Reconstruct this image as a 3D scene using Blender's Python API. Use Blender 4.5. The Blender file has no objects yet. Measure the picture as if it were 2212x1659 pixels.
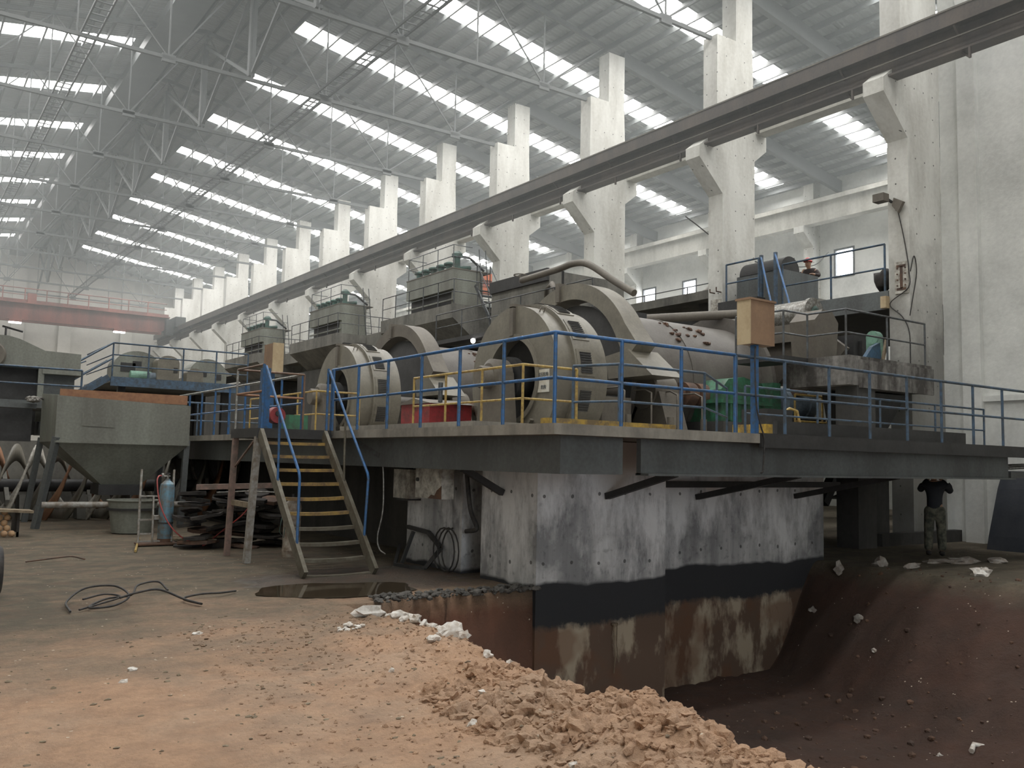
import bpy, bmesh, math, random
from mathutils import Vector, Matrix, noise
random.seed(11)
SC = bpy.context.scene
COL = SC.collection
PI = math.pi
sin, cos = math.sin, math.cos

# ------------------------------------------------------------------ mesh helpers
class MB:
    """Collects shapes in world coordinates; build() links them as one mesh object."""
    def __init__(s):
        s.v = []; s.f = []; s.sm = []
    def add(s, vs, fs, smooth=False):
        b = len(s.v)
        s.v.extend(Vector(v) for v in vs)
        for f in fs:
            s.f.append(tuple(b + i for i in f)); s.sm.append(smooth)
        return s
    def box(s, x0, x1, y0, y1, z0, z1):
        vs = [(x0,y0,z0),(x1,y0,z0),(x1,y1,z0),(x0,y1,z0),(x0,y0,z1),(x1,y0,z1),(x1,y1,z1),(x0,y1,z1)]
        return s.add(vs, [(3,2,1,0),(4,5,6,7),(0,1,5,4),(1,2,6,5),(2,3,7,6),(3,0,4,7)])
    def bar(s, p, q, w, h=None, up=(0,0,1)):
        """rectangular bar from p to q, w across, h along 'up'"""
        h = w if h is None else h
        p = Vector(p); q = Vector(q); d = (q-p).normalized(); u = Vector(up)
        if abs(d.dot(u)) > .98: u = Vector((0,1,0))
        a = d.cross(u).normalized(); b = a.cross(d).normalized()
        vs = []
        for c in (p, q):
            for i, j in ((-1,-1),(1,-1),(1,1),(-1,1)):
                vs.append(c + a*(i*w/2) + b*(j*h/2))
        return s.add(vs, [(3,2,1,0),(4,5,6,7),(0,1,5,4),(1,2,6,5),(2,3,7,6),(3,0,4,7)])
    def tube(s, p, q, r, n=8, r2=None, cap=True, smooth=True):
        return s.path([p, q], r, n, r2, cap, smooth)
    def path(s, pts, r, n=8, r2=None, cap=True, smooth=True):
        pts = [Vector(p) for p in pts]; m = len(pts)
        r2 = r if r2 is None else r2
        d0 = (pts[1]-pts[0]).normalized()
        u = Vector((0,0,1)) if abs(d0.z) < .9 else Vector((1,0,0))
        a = d0.cross(u).normalized()
        vs = []
        for k, p in enumerate(pts):
            d = (pts[min(k+1,m-1)] - pts[max(k-1,0)]).normalized()
            a = (a - d*a.dot(d)).normalized(); b = d.cross(a)
            t = k/(m-1); rr = r + (r2-r)*t
            for i in range(n):
                g = 2*PI*i/n
                vs.append(p + a*(cos(g)*rr) + b*(sin(g)*rr))
        fs = []
        for k in range(m-1):
            for i in range(n):
                j = (i+1) % n
                fs.append((k*n+i, k*n+j, (k+1)*n+j, (k+1)*n+i))
        s.add(vs, fs, smooth)
        if cap:
            s.add(vs[:n], [tuple(range(n-1,-1,-1))]); s.add(vs[-n:], [tuple(range(n))])
        return s
    def lathe(s, axis, c, prof, n=32, a0=0., a1=2*PI, smooth=False, closed=False):
        """prof = [(along axis, radius)...] turned about axis through c"""
        c = Vector(c); full = abs(a1-a0-2*PI) < 1e-6
        m = n if full else n+1
        vs = []
        for i in range(m):
            g = a0 + (a1-a0)*i/n
            for (t, r) in prof:
                if axis == 'X': vs.append(c + Vector((t, r*cos(g), r*sin(g))))
                elif axis == 'Y': vs.append(c + Vector((r*sin(g), t, r*cos(g))))
                else: vs.append(c + Vector((r*cos(g), r*sin(g), t)))
        k = len(prof); fs = []
        for i in range(n):
            j = (i+1) % m
            for e in range(k if closed else k-1):
                f = (e+1) % k
                fs.append((i*k+e, j*k+e, j*k+f, i*k+f))
        s.add(vs, fs, smooth)
        if not full and closed:
            s.add(vs[:k], [tuple(range(k))]); s.add(vs[-k:], [tuple(range(k-1,-1,-1))])
        return s
    def prism(s, poly, plane, w0, w1):
        """poly of (u,v); plane 'XY','XZ','YZ' extruded along the third axis"""
        def P(u, v, w):
            return {'XY': (u,v,w), 'XZ': (u,w,v), 'YZ': (w,u,v)}[plane]
        n = len(poly)
        vs = [P(u,v,w0) for u,v in poly] + [P(u,v,w1) for u,v in poly]
        fs = [tuple(range(n-1,-1,-1)), tuple(range(n,2*n))]
        fs += [(i, (i+1)%n, n+(i+1)%n, n+i) for i in range(n)]
        return s.add(vs, fs)
    def rock(s, c, r, seed=0, sq=(1,1,1), sub=1, rough=.35, flat=False):
        bm = bmesh.new(); bmesh.ops.create_icosphere(bm, subdivisions=sub, radius=1)
        o = Vector((seed*3.7, seed*1.3, seed*.7)); vs = []
        for v in bm.verts:
            k = 1 + rough*noise.noise(v.co*1.3+o) + rough*.5*noise.noise(v.co*3+o)
            vs.append(Vector(c) + Vector((v.co.x*sq[0], v.co.y*sq[1], v.co.z*sq[2]))*(r*k))
        fs = [tuple(v.index for v in f.verts) for f in bm.faces]
        bm.free()
        return s.add(vs, fs, sub > 1 and not flat)
    def build(s, name, mat, parent=None, loc=None):
        o0 = Vector(loc) if loc is not None else (parent_loc(parent) if parent else Vector((0,0,0)))
        me = bpy.data.meshes.new(name)
        me.from_pydata([tuple(v-o0) for v in s.v], [], s.f)
        me.polygons.foreach_set('use_smooth', s.sm)
        me.materials.append(M[mat] if isinstance(mat, str) else mat)
        bm = bmesh.new(); bm.from_mesh(me); bmesh.ops.recalc_face_normals(bm, faces=bm.faces); bm.to_mesh(me); bm.free()
        me.update()
        o = bpy.data.objects.new(name, me); COL.objects.link(o)
        if parent is not None: o.parent = parent
        elif loc is not None: o.location = loc
        return o

def parent_loc(o):
    v = Vector((0,0,0))
    while o is not None:
        v += Vector(o.location); o = o.parent
    return v

def tag(o, label=None, cat=None, group=None, kind=None):
    if label: o['label'] = label
    if cat: o['category'] = cat
    if group: o['group'] = group
    if kind: o['kind'] = kind
    return o

def thing(name, label, cat, loc=(0,0,0), group=None):
    o = bpy.data.objects.new(name, None); COL.objects.link(o)
    o.location = loc; o.empty_display_size = .2
    return tag(o, label, cat, group)

def solo(mb, name, mat, label, cat, loc, group=None, kind=None):
    return tag(mb.build(name, mat, None, loc), label, cat, group, kind)

def struct(mb, name, mat, parent=None):
    o = mb.build(name, mat, parent)
    if parent is None: o['kind'] = 'structure'
    return o

def sp(pts, k=6):
    """smooth curve through the given points"""
    P = [Vector(p) for p in pts]; P = [P[0]*2-P[1]] + P + [P[-1]*2-P[-2]]; out = []
    for i in range(1, len(P)-2):
        a, b, c, d = P[i-1:i+3]
        for j in range(k):
            t = j/k
            out.append(.5*((2*b) + (c-a)*t + (2*a-5*b+4*c-d)*t*t + (3*b-a-3*c+d)*t**3))
    return out + [P[-2]]

ORD = ['first','second','third','fourth','fifth','sixth','seventh','eighth','ninth','tenth','eleventh','twelfth','thirteenth','fourteenth']

# ------------------------------------------------------------------ materials
M = {}
def ramp(nt, stops):
    r = nt.nodes.new('ShaderNodeValToRGB'); e = r.color_ramp.elements
    while len(e) < len(stops): e.new(.5)
    for k, (p, c) in enumerate(stops):
        e[k].position = p; e[k].color = (c[0],c[1],c[2],1) if isinstance(c, tuple) else (c,c,c,1)
    return r
def base_nodes(name):
    m = bpy.data.materials.new(name); m.use_nodes = True
    nt = m.node_tree; b = nt.nodes['Principled BSDF']
    g = nt.nodes.new('ShaderNodeNewGeometry')
    return m, nt, b, g
def noise_n(nt, src, scale, detail=4, stretch=None, rough=.6):
    t = nt.nodes.new('ShaderNodeTexNoise'); t.inputs['Scale'].default_value = scale
    t.inputs['Detail'].default_value = detail; t.inputs['Roughness'].default_value = rough
    if stretch:
        mp = nt.nodes.new('ShaderNodeMapping'); mp.inputs['Scale'].default_value = stretch
        nt.links.new(src, mp.inputs[0]); nt.links.new(mp.outputs[0], t.inputs['Vector'])
    else: nt.links.new(src, t.inputs['Vector'])
    return t
def mixc(nt, fac, a, b, mode='MIX'):
    x = nt.nodes.new('ShaderNodeMix'); x.data_type = 'RGBA'; x.blend_type = mode
    for i, v in ((0, fac), (6, a), (7, b)):
        if isinstance(v, (int, float)): x.inputs[i].default_value = v
        elif isinstance(v, tuple): x.inputs[i].default_value = (*v, 1)
        else: nt.links.new(v, x.inputs[i])
    return x.outputs[2]
def math_n(nt, op, a, b=None, c=None):
    x = nt.nodes.new('ShaderNodeMath'); x.operation = op
    for i, v in enumerate((a, b, c)):
        if v is None: continue
        if isinstance(v, (int, float)): x.inputs[i].default_value = v
        else: nt.links.new(v, x.inputs[i])
    return x.outputs[0]
def add_bump(nt, b, h, strength, dist=.02):
    bp = nt.nodes.new('ShaderNodeBump'); bp.inputs['Strength'].default_value = strength
    bp.inputs['Distance'].default_value = dist
    nt.links.new(h, bp.inputs['Height']); nt.links.new(bp.outputs[0], b.inputs['Normal'])

def paint(name, col, dirt=None, amount=.5, rough=.5, metal=0., scale=2.5, fine=18., streak=False, bump=.15):
    """painted or bare surface with blotchy dirt of another colour"""
    m, nt, b, g = base_nodes(name); P = g.outputs['Position']
    dirt = dirt or tuple(c*.55 for c in col)
    n1 = noise_n(nt, P, scale, 5, (1,1,.18) if streak else None)
    n2 = noise_n(nt, P, fine, 3)
    f = math_n(nt, 'ADD', math_n(nt, 'MULTIPLY', n1.outputs[0], .7), math_n(nt, 'MULTIPLY', n2.outputs[0], .3))
    lo = .62 - amount*.3
    r = ramp(nt, [(max(lo-.12,0), 0.), (lo+.12, 1.)]); nt.links.new(f, r.inputs[0])
    nt.links.new(mixc(nt, r.outputs[0], col, dirt), b.inputs['Base Color'])
    b.inputs['Roughness'].default_value = rough; b.inputs['Metallic'].default_value = metal
    if bump: add_bump(nt, b, n2.outputs[0], bump, .01)
    M[name] = m; return m

def concrete(name, light, dark, amount=.45, dots=False, streak=True, scale=1.2, hole=(.09,.09,.085)):
    m, nt, b, g = base_nodes(name); P = g.outputs['Position']
    n1 = noise_n(nt, P, scale, 6, (1,1,.25) if streak else None, .65)
    n2 = noise_n(nt, P, 9., 4)
    n3 = noise_n(nt, P, .35, 2)
    f = math_n(nt, 'ADD', math_n(nt, 'MULTIPLY', n1.outputs[0], .65), math_n(nt, 'MULTIPLY', n2.outputs[0], .2))
    f = math_n(nt, 'ADD', f, math_n(nt, 'MULTIPLY', n3.outputs[0], .2))
    lo = .66 - amount*.3
    r = ramp(nt, [(lo-.1, 0.), (lo+.16, 1.)]); nt.links.new(f, r.inputs[0])
    c = mixc(nt, r.outputs[0], light, dark)
    if dots:   # rows of formwork tie holes
        sp = nt.nodes.new('ShaderNodeSeparateXYZ'); nt.links.new(P, sp.inputs[0])
        u = math_n(nt, 'ADD', sp.outputs[0], sp.outputs[1])
        jz = math_n(nt, 'ADD', sp.outputs[2], math_n(nt, 'MULTIPLY', n3.outputs[0], .5))
        fu = math_n(nt, 'SUBTRACT', math_n(nt, 'FRACT', math_n(nt, 'MULTIPLY', u, 2.4)), .5)
        fz = math_n(nt, 'SUBTRACT', math_n(nt, 'FRACT', math_n(nt, 'MULTIPLY', jz, 1.6)), .5)
        d = math_n(nt, 'ADD', math_n(nt, 'POWER', math_n(nt, 'MULTIPLY', fu, .417), 2.), math_n(nt, 'POWER', math_n(nt, 'MULTIPLY', fz, .625), 2.))
        k = math_n(nt, 'LESS_THAN', d, .00045)
        keep = math_n(nt, 'GREATER_THAN', noise_n(nt, P, 1.7, 1).outputs[0], .45)
        c = mixc(nt, math_n(nt, 'MULTIPLY', k, keep), c, hole)
    if dots:   # oil and dust splashes up to the height of the mills
        sz = nt.nodes.new('ShaderNodeSeparateXYZ'); nt.links.new(P, sz.inputs[0])
        h = math_n(nt, 'ADD', sz.outputs[2], math_n(nt, 'MULTIPLY', math_n(nt, 'SUBTRACT', noise_n(nt, P, .9, 5, None, .7).outputs[0], .5), 6.))
        rs = ramp(nt, [(.30, 1.), (.55, 0.)]); nt.links.new(math_n(nt, 'MULTIPLY', h, .07), rs.inputs[0])
        c = mixc(nt, math_n(nt, 'MULTIPLY', rs.outputs[0], .72), c, (.13,.125,.115))
    nt.links.new(c, b.inputs['Base Color']); b.inputs['Roughness'].default_value = .9
    add_bump(nt, b, n2.outputs[0], .35, .02)
    M[name] = m; return m

def emit(name, col, strength):
    m = bpy.data.materials.new(name); m.use_nodes = True; nt = m.node_tree
    nt.nodes.clear(); e = nt.nodes.new('ShaderNodeEmission'); o = nt.nodes.new('ShaderNodeOutputMaterial')
    e.inputs[0].default_value = (*col, 1); e.inputs[1].default_value = strength
    nt.links.new(e.outputs[0], o.inputs[0]); M[name] = m; return m

SKY = 22.
concrete('column_concrete', (.68,.68,.64), (.42,.41,.37), .42, dots=True)
concrete('wall_plaster', (.74,.75,.72), (.50,.51,.49), .42, streak=False, scale=.5)
concrete('far_plaster', (.62,.61,.56), (.42,.41,.37), .35, streak=False, scale=.25)
concrete('beam_concrete', (.55,.54,.49), (.33,.32,.28), .45)
concrete('slab_concrete', (.30,.28,.24), (.14,.13,.115), .5, scale=2.)
concrete('grey_concrete', (.22,.215,.19), (.10,.098,.09), .5, scale=1.5)
concrete('streaked_concrete', (.34,.33,.31), (.06,.055,.05), .75, scale=2.2)
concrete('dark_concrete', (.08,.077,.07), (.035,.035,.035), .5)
paint('roof_sheet', (.25,.272,.272), (.20,.21,.21), .5, .55, 0., .6)
paint('roof_steel', (.12,.128,.128), (.095,.10,.10), .5, .6, 0., 1.)
paint('crane_steel', (.10,.078,.062), (.055,.045,.04), .5, .55, .0, 1.5, streak=True)
paint('crane_red', (.36,.12,.09), (.16,.07,.06), .55, .55, 0., .8, streak=True)
paint('machine_beige', (.22,.205,.165), (.15,.138,.112), .5, .42, 0., 1.8)
paint('machine_dusty', (.165,.148,.12), (.115,.102,.085), .5, .6, 0., 1.6)
paint('machine_green', (.235,.25,.215), (.14,.14,.12), .45, .55, 0., 1.2, streak=True)
paint('drum_steel', (.145,.135,.12), (.10,.09,.08), .5, .5, 0., 1.5)
paint('dark_steel', (.045,.045,.045), (.025,.025,.025), .5, .6, 0., 2.)
paint('girder_steel', (.13,.145,.145), (.075,.08,.08), .5, .55, 0., 1.2, streak=True)
paint('rust', (.16,.085,.05), (.07,.045,.035), .5, .8, 0., 4.)
paint('brown_rail', (.24,.15,.10), (.12,.08,.06), .5, .6, .2, 6.)
paint('blue_rail', (.03,.125,.32), (.045,.085,.14), .32, .38, .1, 9.)
paint('blue_dull_and_shaded', (.07,.125,.20), (.05,.065,.08), .45, .5, .1, 7.)  # dull blue rails, plus the shaded copy of the bright blue rail paint
paint('grey_rail', (.12,.135,.145), (.07,.07,.07), .5, .45, .3, 7.)
paint('silver_rail', (.42,.42,.40), (.18,.17,.15), .5, .4, .4, 9.)
paint('yellow_rail', (.46,.33,.09), (.25,.16,.06), .4, .5, 0., 9.)
paint('yellow_paint', (.56,.36,.05), (.17,.12,.06), .5, .65, 0., 5.)
paint('stair_yellow', (.44,.29,.07), (.15,.10,.055), .52, .6, .1, 5.)
paint('stair_grey', (.17,.16,.125), (.10,.085,.06), .5, .55, .2, 6.)
paint('red_paint', (.33,.035,.04), (.14,.03,.03), .4, .5, 0., 5.)
paint('green_paint', (.05,.20,.11), (.05,.09,.06), .45, .45, 0., 5.)
paint('teal_paint', (.07,.17,.14), (.06,.08,.07), .5, .5, 0., 4.)
paint('pale_green', (.20,.38,.29), (.12,.2,.16), .4, .5)
paint('blue_motor', (.24,.31,.37), (.12,.15,.18), .45, .5, .1)
paint('cabinet_beige', (.50,.40,.25), (.40,.30,.18), .35, .55, 0., 3.)
paint('cabinet_brown', (.30,.19,.115), (.23,.145,.09), .4, .6, 0., 3.)
paint('cabinet_white', (.58,.56,.50), (.22,.20,.17), .42, .6, 0., 6.)
paint('orange_paint', (.55,.14,.05), (.35,.10,.05), .4, .5)
paint('orange_rust', (.36,.19,.10), (.24,.12,.07), .5, .75, 0., 4.)
paint('grey_leg', (.33,.33,.31), (.16,.13,.10), .45, .6, 0., 7.)
paint('pink_leg', (.28,.18,.15), (.14,.11,.09), .5, .65, 0., 7.)
paint('cylinder_blue', (.13,.27,.36), (.16,.13,.10), .36, .45, .1, 7., streak=False)
paint('cylinder_white', (.42,.38,.32), (.2,.15,.11), .5, .6, 0., 8.)
paint('black_rubber', (.02,.02,.022), (.05,.045,.04), .4, .7, 0., 9.)
paint('red_hose', (.45,.06,.06), (.3,.08,.07), .4, .5)
paint('wood', (.30,.25,.17), (.16,.12,.08), .5, .8, 0., 6., 30.)
paint('scrap', (.05,.042,.035), (.02,.018,.017), .5, .85, 0., 5.)
paint('ball', (.55,.36,.20), (.35,.22,.13), .4, .6, 0., 5.)
paint('white_stone', (.74,.72,.68), (.48,.42,.36), .35, .85, 0., 9.)
paint('grey_stone', (.42,.40,.37), (.26,.22,.19), .45, .9, 0., 7.)
paint('dark_rubble', (.17,.16,.145), (.06,.057,.052), .5, .9, 0., 7.)
paint('soil_clod', (.46,.295,.19), (.31,.19,.12), .5, .95, 0., 5.)
paint('sack', (.30,.29,.26), (.13,.12,.11), .5, .8, 0., 5.)
paint('blue_sheet', (.04,.12,.22), (.03,.06,.09), .5, .6)
paint('skin', (.42,.26,.18), (.36,.21,.14), .3, .55, bump=0)
paint('jacket_dark', (.018,.022,.03), (.03,.033,.04), .4, .85)
paint('jacket_brown', (.05,.035,.035), (.03,.025,.025), .4, .85)
paint('hat_red', (.55,.05,.05), (.4,.04,.04), .3, .4, bump=0)
paint('black_glass', (.012,.012,.014), (.02,.02,.02), .3, .25, bump=0)
paint('camo', (.17,.165,.125), (.055,.06,.05), .5, .9, 0., 7., 14.)
paint('sign_white', (.62,.61,.55), (.45,.40,.30), .3, .6, bump=0)
paint('sign_ink', (.08,.10,.12), (.1,.1,.1), .3, .6, bump=0)
paint('mesh_dark', (.075,.072,.065), (.04,.04,.04), .4, .6)
emit('daylight', (1.0,.99,.96), SKY)
emit('window_light', (.93,.96,1.0), 9.)
emit('lamp_glow', (1.0,.98,.95), 14.)

# ------------------------------------------------------------------ ground, pit and foundation materials
def ground_material():
    m, nt, b, g = base_nodes('ground'); P = g.outputs['Position']
    sp = nt.nodes.new('ShaderNodeSeparateXYZ'); nt.links.new(P, sp.inputs[0]); X, Y, Z = sp.outputs
    n1 = noise_n(nt, P, .55, 5); n2 = noise_n(nt, P, 3., 5); n3 = noise_n(nt, P, 14., 4); n4 = noise_n(nt, P, 1.1, 4)
    n6 = noise_n(nt, P, 26., 5, None, .75); n7 = noise_n(nt, P, 7., 6, (1,1.4,1), .7)
    rd = ramp(nt, [(.36,0.),(.66,1.)]); nt.links.new(math_n(nt, 'ADD', math_n(nt, 'MULTIPLY', n7.outputs[0], .55), math_n(nt, 'MULTIPLY', n6.outputs[0], .45)), rd.inputs[0])
    dirt = mixc(nt, n2.outputs[0], (.68,.435,.28), (.47,.295,.185)); dirt = mixc(nt, math_n(nt, 'MULTIPLY', rd.outputs[0], .7), dirt, (.33,.215,.14))
    r4 = ramp(nt, [(.42,0.),(.60,1.)]); nt.links.new(n4.outputs[0], r4.inputs[0])
    dirt = mixc(nt, math_n(nt, 'MULTIPLY', r4.outputs[0], .24), dirt, (.44,.375,.30))
    rm = ramp(nt, [(.36,0.),(.64,1.)]); nt.links.new(n2.outputs[0], rm.inputs[0])
    mud = mixc(nt, rm.outputs[0], (.24,.208,.146), (.085,.075,.052))
    n5 = noise_n(nt, P, .8, 5, (.6,1.6,1.), .7); r5 = ramp(nt, [(.46,0.),(.58,1.)]); nt.links.new(n5.outputs[0], r5.inputs[0])
    mud = mixc(nt, math_n(nt, 'MULTIPLY', r5.outputs[0], .7), mud, (.066,.059,.043))
    mud = mixc(nt, math_n(nt, 'MULTIPLY', n1.outputs[0], .5), mud, (.20,.165,.11))
    t = math_n(nt, 'ADD', Y, math_n(nt, 'MULTIPLY', math_n(nt, 'SUBTRACT', n1.outputs[0], .5), 9.))
    t = math_n(nt, 'SUBTRACT', t, math_n(nt, 'MULTIPLY', math_n(nt, 'MINIMUM', X, 5.), .35)); t = math_n(nt, 'ADD', t, math_n(nt, 'MAXIMUM', math_n(nt, 'MULTIPLY', math_n(nt, 'SUBTRACT', X, 11.), 2.5), 0.))
    r = ramp(nt, [(0.,0.),(1.,1.)]); nt.links.new(math_n(nt, 'MULTIPLY', math_n(nt, 'SUBTRACT', t, 6.0), .22), r.inputs[0])
    c = mixc(nt, r.outputs[0], dirt, mud)
    c = mixc(nt, math_n(nt, 'MULTIPLY', math_n(nt, 'MULTIPLY', rd.outputs[0], r.outputs[0]), .75), c, (.075,.064,.047))
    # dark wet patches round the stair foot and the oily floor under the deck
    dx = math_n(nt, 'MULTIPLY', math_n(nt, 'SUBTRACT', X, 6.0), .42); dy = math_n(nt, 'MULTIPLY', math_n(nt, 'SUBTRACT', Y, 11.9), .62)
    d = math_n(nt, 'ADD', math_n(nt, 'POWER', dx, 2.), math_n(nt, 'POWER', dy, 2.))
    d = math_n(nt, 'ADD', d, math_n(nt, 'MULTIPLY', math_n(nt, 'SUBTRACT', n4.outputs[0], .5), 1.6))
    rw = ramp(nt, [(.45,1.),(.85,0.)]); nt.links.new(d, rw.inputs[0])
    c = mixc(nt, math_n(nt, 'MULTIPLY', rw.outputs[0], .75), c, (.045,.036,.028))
    # freshly dug clay below floor level, colour darkened to carry the pit's shade
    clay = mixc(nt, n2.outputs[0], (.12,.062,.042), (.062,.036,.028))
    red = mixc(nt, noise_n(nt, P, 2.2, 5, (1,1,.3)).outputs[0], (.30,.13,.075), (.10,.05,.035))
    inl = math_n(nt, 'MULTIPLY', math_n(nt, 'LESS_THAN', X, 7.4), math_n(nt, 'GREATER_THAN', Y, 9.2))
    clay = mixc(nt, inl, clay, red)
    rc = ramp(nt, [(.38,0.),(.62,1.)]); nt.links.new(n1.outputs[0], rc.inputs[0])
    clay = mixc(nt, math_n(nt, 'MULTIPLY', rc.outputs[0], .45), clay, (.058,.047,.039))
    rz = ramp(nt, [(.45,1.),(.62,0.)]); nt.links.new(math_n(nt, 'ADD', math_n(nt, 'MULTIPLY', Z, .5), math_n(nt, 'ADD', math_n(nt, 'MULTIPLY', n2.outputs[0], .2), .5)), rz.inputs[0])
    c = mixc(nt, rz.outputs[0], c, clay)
    # white crumbs of lime
    vo = nt.nodes.new('ShaderNodeTexVoronoi'); vo.inputs['Scale'].default_value = 11.; nt.links.new(P, vo.inputs['Vector'])
    k = math_n(nt, 'LESS_THAN', math_n(nt, 'ADD', vo.outputs['Distance'], math_n(nt, 'MULTIPLY', n3.outputs[0], .25)), .24)
    k = math_n(nt, 'MULTIPLY', k, math_n(nt, 'GREATER_THAN', noise_n(nt, P, 2.3, 3).outputs[0], .58))
    c = mixc(nt, k, c, (.66,.56,.44))
    nt.links.new(c, b.inputs['Base Color'])
    rr = ramp(nt, [(.5,.95),(.95,.35)]); nt.links.new(rw.outputs[0], rr.inputs[0])
    nt.links.new(rr.outputs[0], b.inputs['Roughness'])
    add_bump(nt, b, math_n(nt, 'ADD', n3.outputs[0], math_n(nt, 'ADD', math_n(nt, 'MULTIPLY', n2.outputs[0], .8), n6.outputs[0])), .7, .06)
    M['ground'] = m

def foundation_material():
    m, nt, b, g = base_nodes('foundation'); P = g.outputs['Position']
    sp = nt.nodes.new('ShaderNodeSeparateXYZ'); nt.links.new(P, sp.inputs[0]); X, Y, Z = sp.outputs
    ns = noise_n(nt, P, 2.2, 5, (1,1,.12)); nb = noise_n(nt, P, 1.4, 5); nf = noise_n(nt, P, 9., 4); nz = noise_n(nt, P, .8, 3)
    rs = ramp(nt, [(.40,0.),(.66,1.)]); nt.links.new(ns.outputs[0], rs.inputs[0])
    c = mixc(nt, rs.outputs[0], (.27,.27,.275), (.62,.62,.615))
    rb = ramp(nt, [(.44,0.),(.60,1.)]); nt.links.new(nb.outputs[0], rb.inputs[0])
    c = mixc(nt, math_n(nt, 'MULTIPLY', rb.outputs[0], .65), c, (.15,.15,.16))
    rf = ramp(nt, [(.55,0.),(.72,1.)]); nt.links.new(nf.outputs[0], rf.inputs[0])
    c = mixc(nt, math_n(nt, 'MULTIPLY', rf.outputs[0], .55), c, (.10,.10,.105))
    # white lime bloom running down from the top
    nw = noise_n(nt, P, 1.6, 6, (1,1,.35), .7); fw = math_n(nt, 'ADD', nw.outputs[0], math_n(nt, 'MULTIPLY', Z, .14))
    rw_ = ramp(nt, [(.56,0.),(.74,1.)]); nt.links.new(fw, rw_.inputs[0])
    c = mixc(nt, math_n(nt, 'MULTIPLY', rw_.outputs[0], .85), c, (.80,.80,.80))
    # tie holes in a row
    u = math_n(nt, 'ADD', X, Y)
    fu = math_n(nt, 'SUBTRACT', math_n(nt, 'FRACT', math_n(nt, 'MULTIPLY', u, 2.)), .5)
    fz = math_n(nt, 'SUBTRACT', math_n(nt, 'FRACT', math_n(nt, 'ADD', math_n(nt, 'MULTIPLY', Z, 1.05), math_n(nt, 'MULTIPLY', nz.outputs[0], .3))), .5)
    d = math_n(nt, 'ADD', math_n(nt, 'POWER', math_n(nt, 'MULTIPLY', fu, .5), 2.), math_n(nt, 'POWER', math_n(nt, 'MULTIPLY', fz, .95), 2.))
    c = mixc(nt, math_n(nt, 'MULTIPLY', math_n(nt, 'LESS_THAN', d, .0007), .8), c, (.06,.06,.06))
    # below the old floor line: a tarred band, then clay-smeared concrete
    zz = math_n(nt, 'ADD', Z, math_n(nt, 'MULTIPLY', math_n(nt, 'SUBTRACT', nz.outputs[0], .5), .35))
    soil = ramp(nt, [(.42,0.),(.52,1.)])
    nsz = noise_n(nt, P, 2.0, 6, (1,1,.45)); nt.links.new(nsz.outputs[0], soil.inputs[0])
    low = mixc(nt, soil.outputs[0], (.42,.35,.26), (.13,.085,.06))
    nr = noise_n(nt, P, .9, 3); rr = ramp(nt, [(.52,0.),(.62,1.)]); nt.links.new(nr.outputs[0], rr.inputs[0])
    low = mixc(nt, math_n(nt, 'MULTIPLY', rr.outputs[0], .6), low, (.16,.075,.04))
    rt = ramp(nt, [(.44,0.),(.56,1.)]); nt.links.new(math_n(nt, 'ADD', math_n(nt, 'MULTIPLY', math_n(nt, 'ADD', zz, .52), 1.4), math_n(nt, 'ADD', math_n(nt, 'MULTIPLY', nf.outputs[0], .25), .375)), rt.inputs[0])
    tar = mixc(nt, rt.outputs[0], low, (.03,.032,.036))
    rk = ramp(nt, [(.47,0.),(.53,1.)]); nt.links.new(math_n(nt, 'ADD', math_n(nt, 'MULTIPLY', math_n(nt, 'SUBTRACT', zz, .06), 1.2), .5), rk.inputs[0])
    c = mixc(nt, rk.outputs[0], tar, c)
    nt.links.new(c, b.inputs['Base Color']); b.inputs['Roughness'].default_value = .85
    add_bump(nt, b, nf.outputs[0], .4, .02)
    M['foundation'] = m
def roof_bump():
    m = M['roof_sheet']; nt = m.node_tree; b = nt.nodes['Principled BSDF']
    g = nt.nodes.new('ShaderNodeNewGeometry'); w = nt.nodes.new('ShaderNodeTexWave'); w.bands_direction = 'Y'
    w.inputs['Scale'].default_value = 1.6; nt.links.new(g.outputs['Position'], w.inputs['Vector'])
    for l in list(b.inputs['Normal'].links): nt.links.remove(l)
    add_bump(nt, b, w.outputs['Fac'], .8, .04)
ground_material(); foundation_material(); roof_bump()

# ------------------------------------------------------------------ key dimensions (metres)
# X runs across the hall towards the aisle, Y along it, Z up; the photographer stands at X = Y = 0.
XC = 20.37          # hall face of the concrete columns
CY0, BAY, NCOL = 12.0, 6.0, 13
RIDGE_X, RIDGE_Z, SLOPE = 9.7, 19.45, .166
XL, XR = -1.5, 35.4
Y0, Y1 = -8., 87.
ZP = 2.19           # deck level of the first mill platform
XE, YE = 6.29, 8.07
def roof_z(x): return RIDGE_Z - SLOPE*abs(x - RIDGE_X)

# ------------------------------------------------------------------ floor with the dug pit
EDGE = [(-9,3.2,.3),(2.84,3.64,.3),(3.23,3.66,.3),(3.75,3.93,.3),(4.17,4.03,.3),(4.5,4.05,.17),(4.75,4.02,.12),(5.1,4.08,.16),(5.5,4.2,.1),
        (5.9,4.3,.09),(6.6,4.32,.11),(7.3,4.5,.05),(8.1,4.65,.03),(8.8,4.62,.02),(9.1,4.55,0.),(20,4.6,0.)]
def edge(y):
    for (a, xa, za), (c, xc, zc) in zip(EDGE, EDGE[1:]):
        if y <= c:
            t = (y-a)/(c-a); return xa+(xc-xa)*t, za+(zc-za)*t
    return EDGE[-1][1:]
def sm(t): t = max(0., min(1., t)); return t*t*(3-2*t)
def fbm(x, y, s, o=4):
    v = 0.; a = 1.; t = 0.
    for i in range(o):
        v += a*noise.noise(Vector((x*s, y*s, 3.1*i+7))); t += a; a *= .5; s *= 2.1
    return v/t
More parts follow.
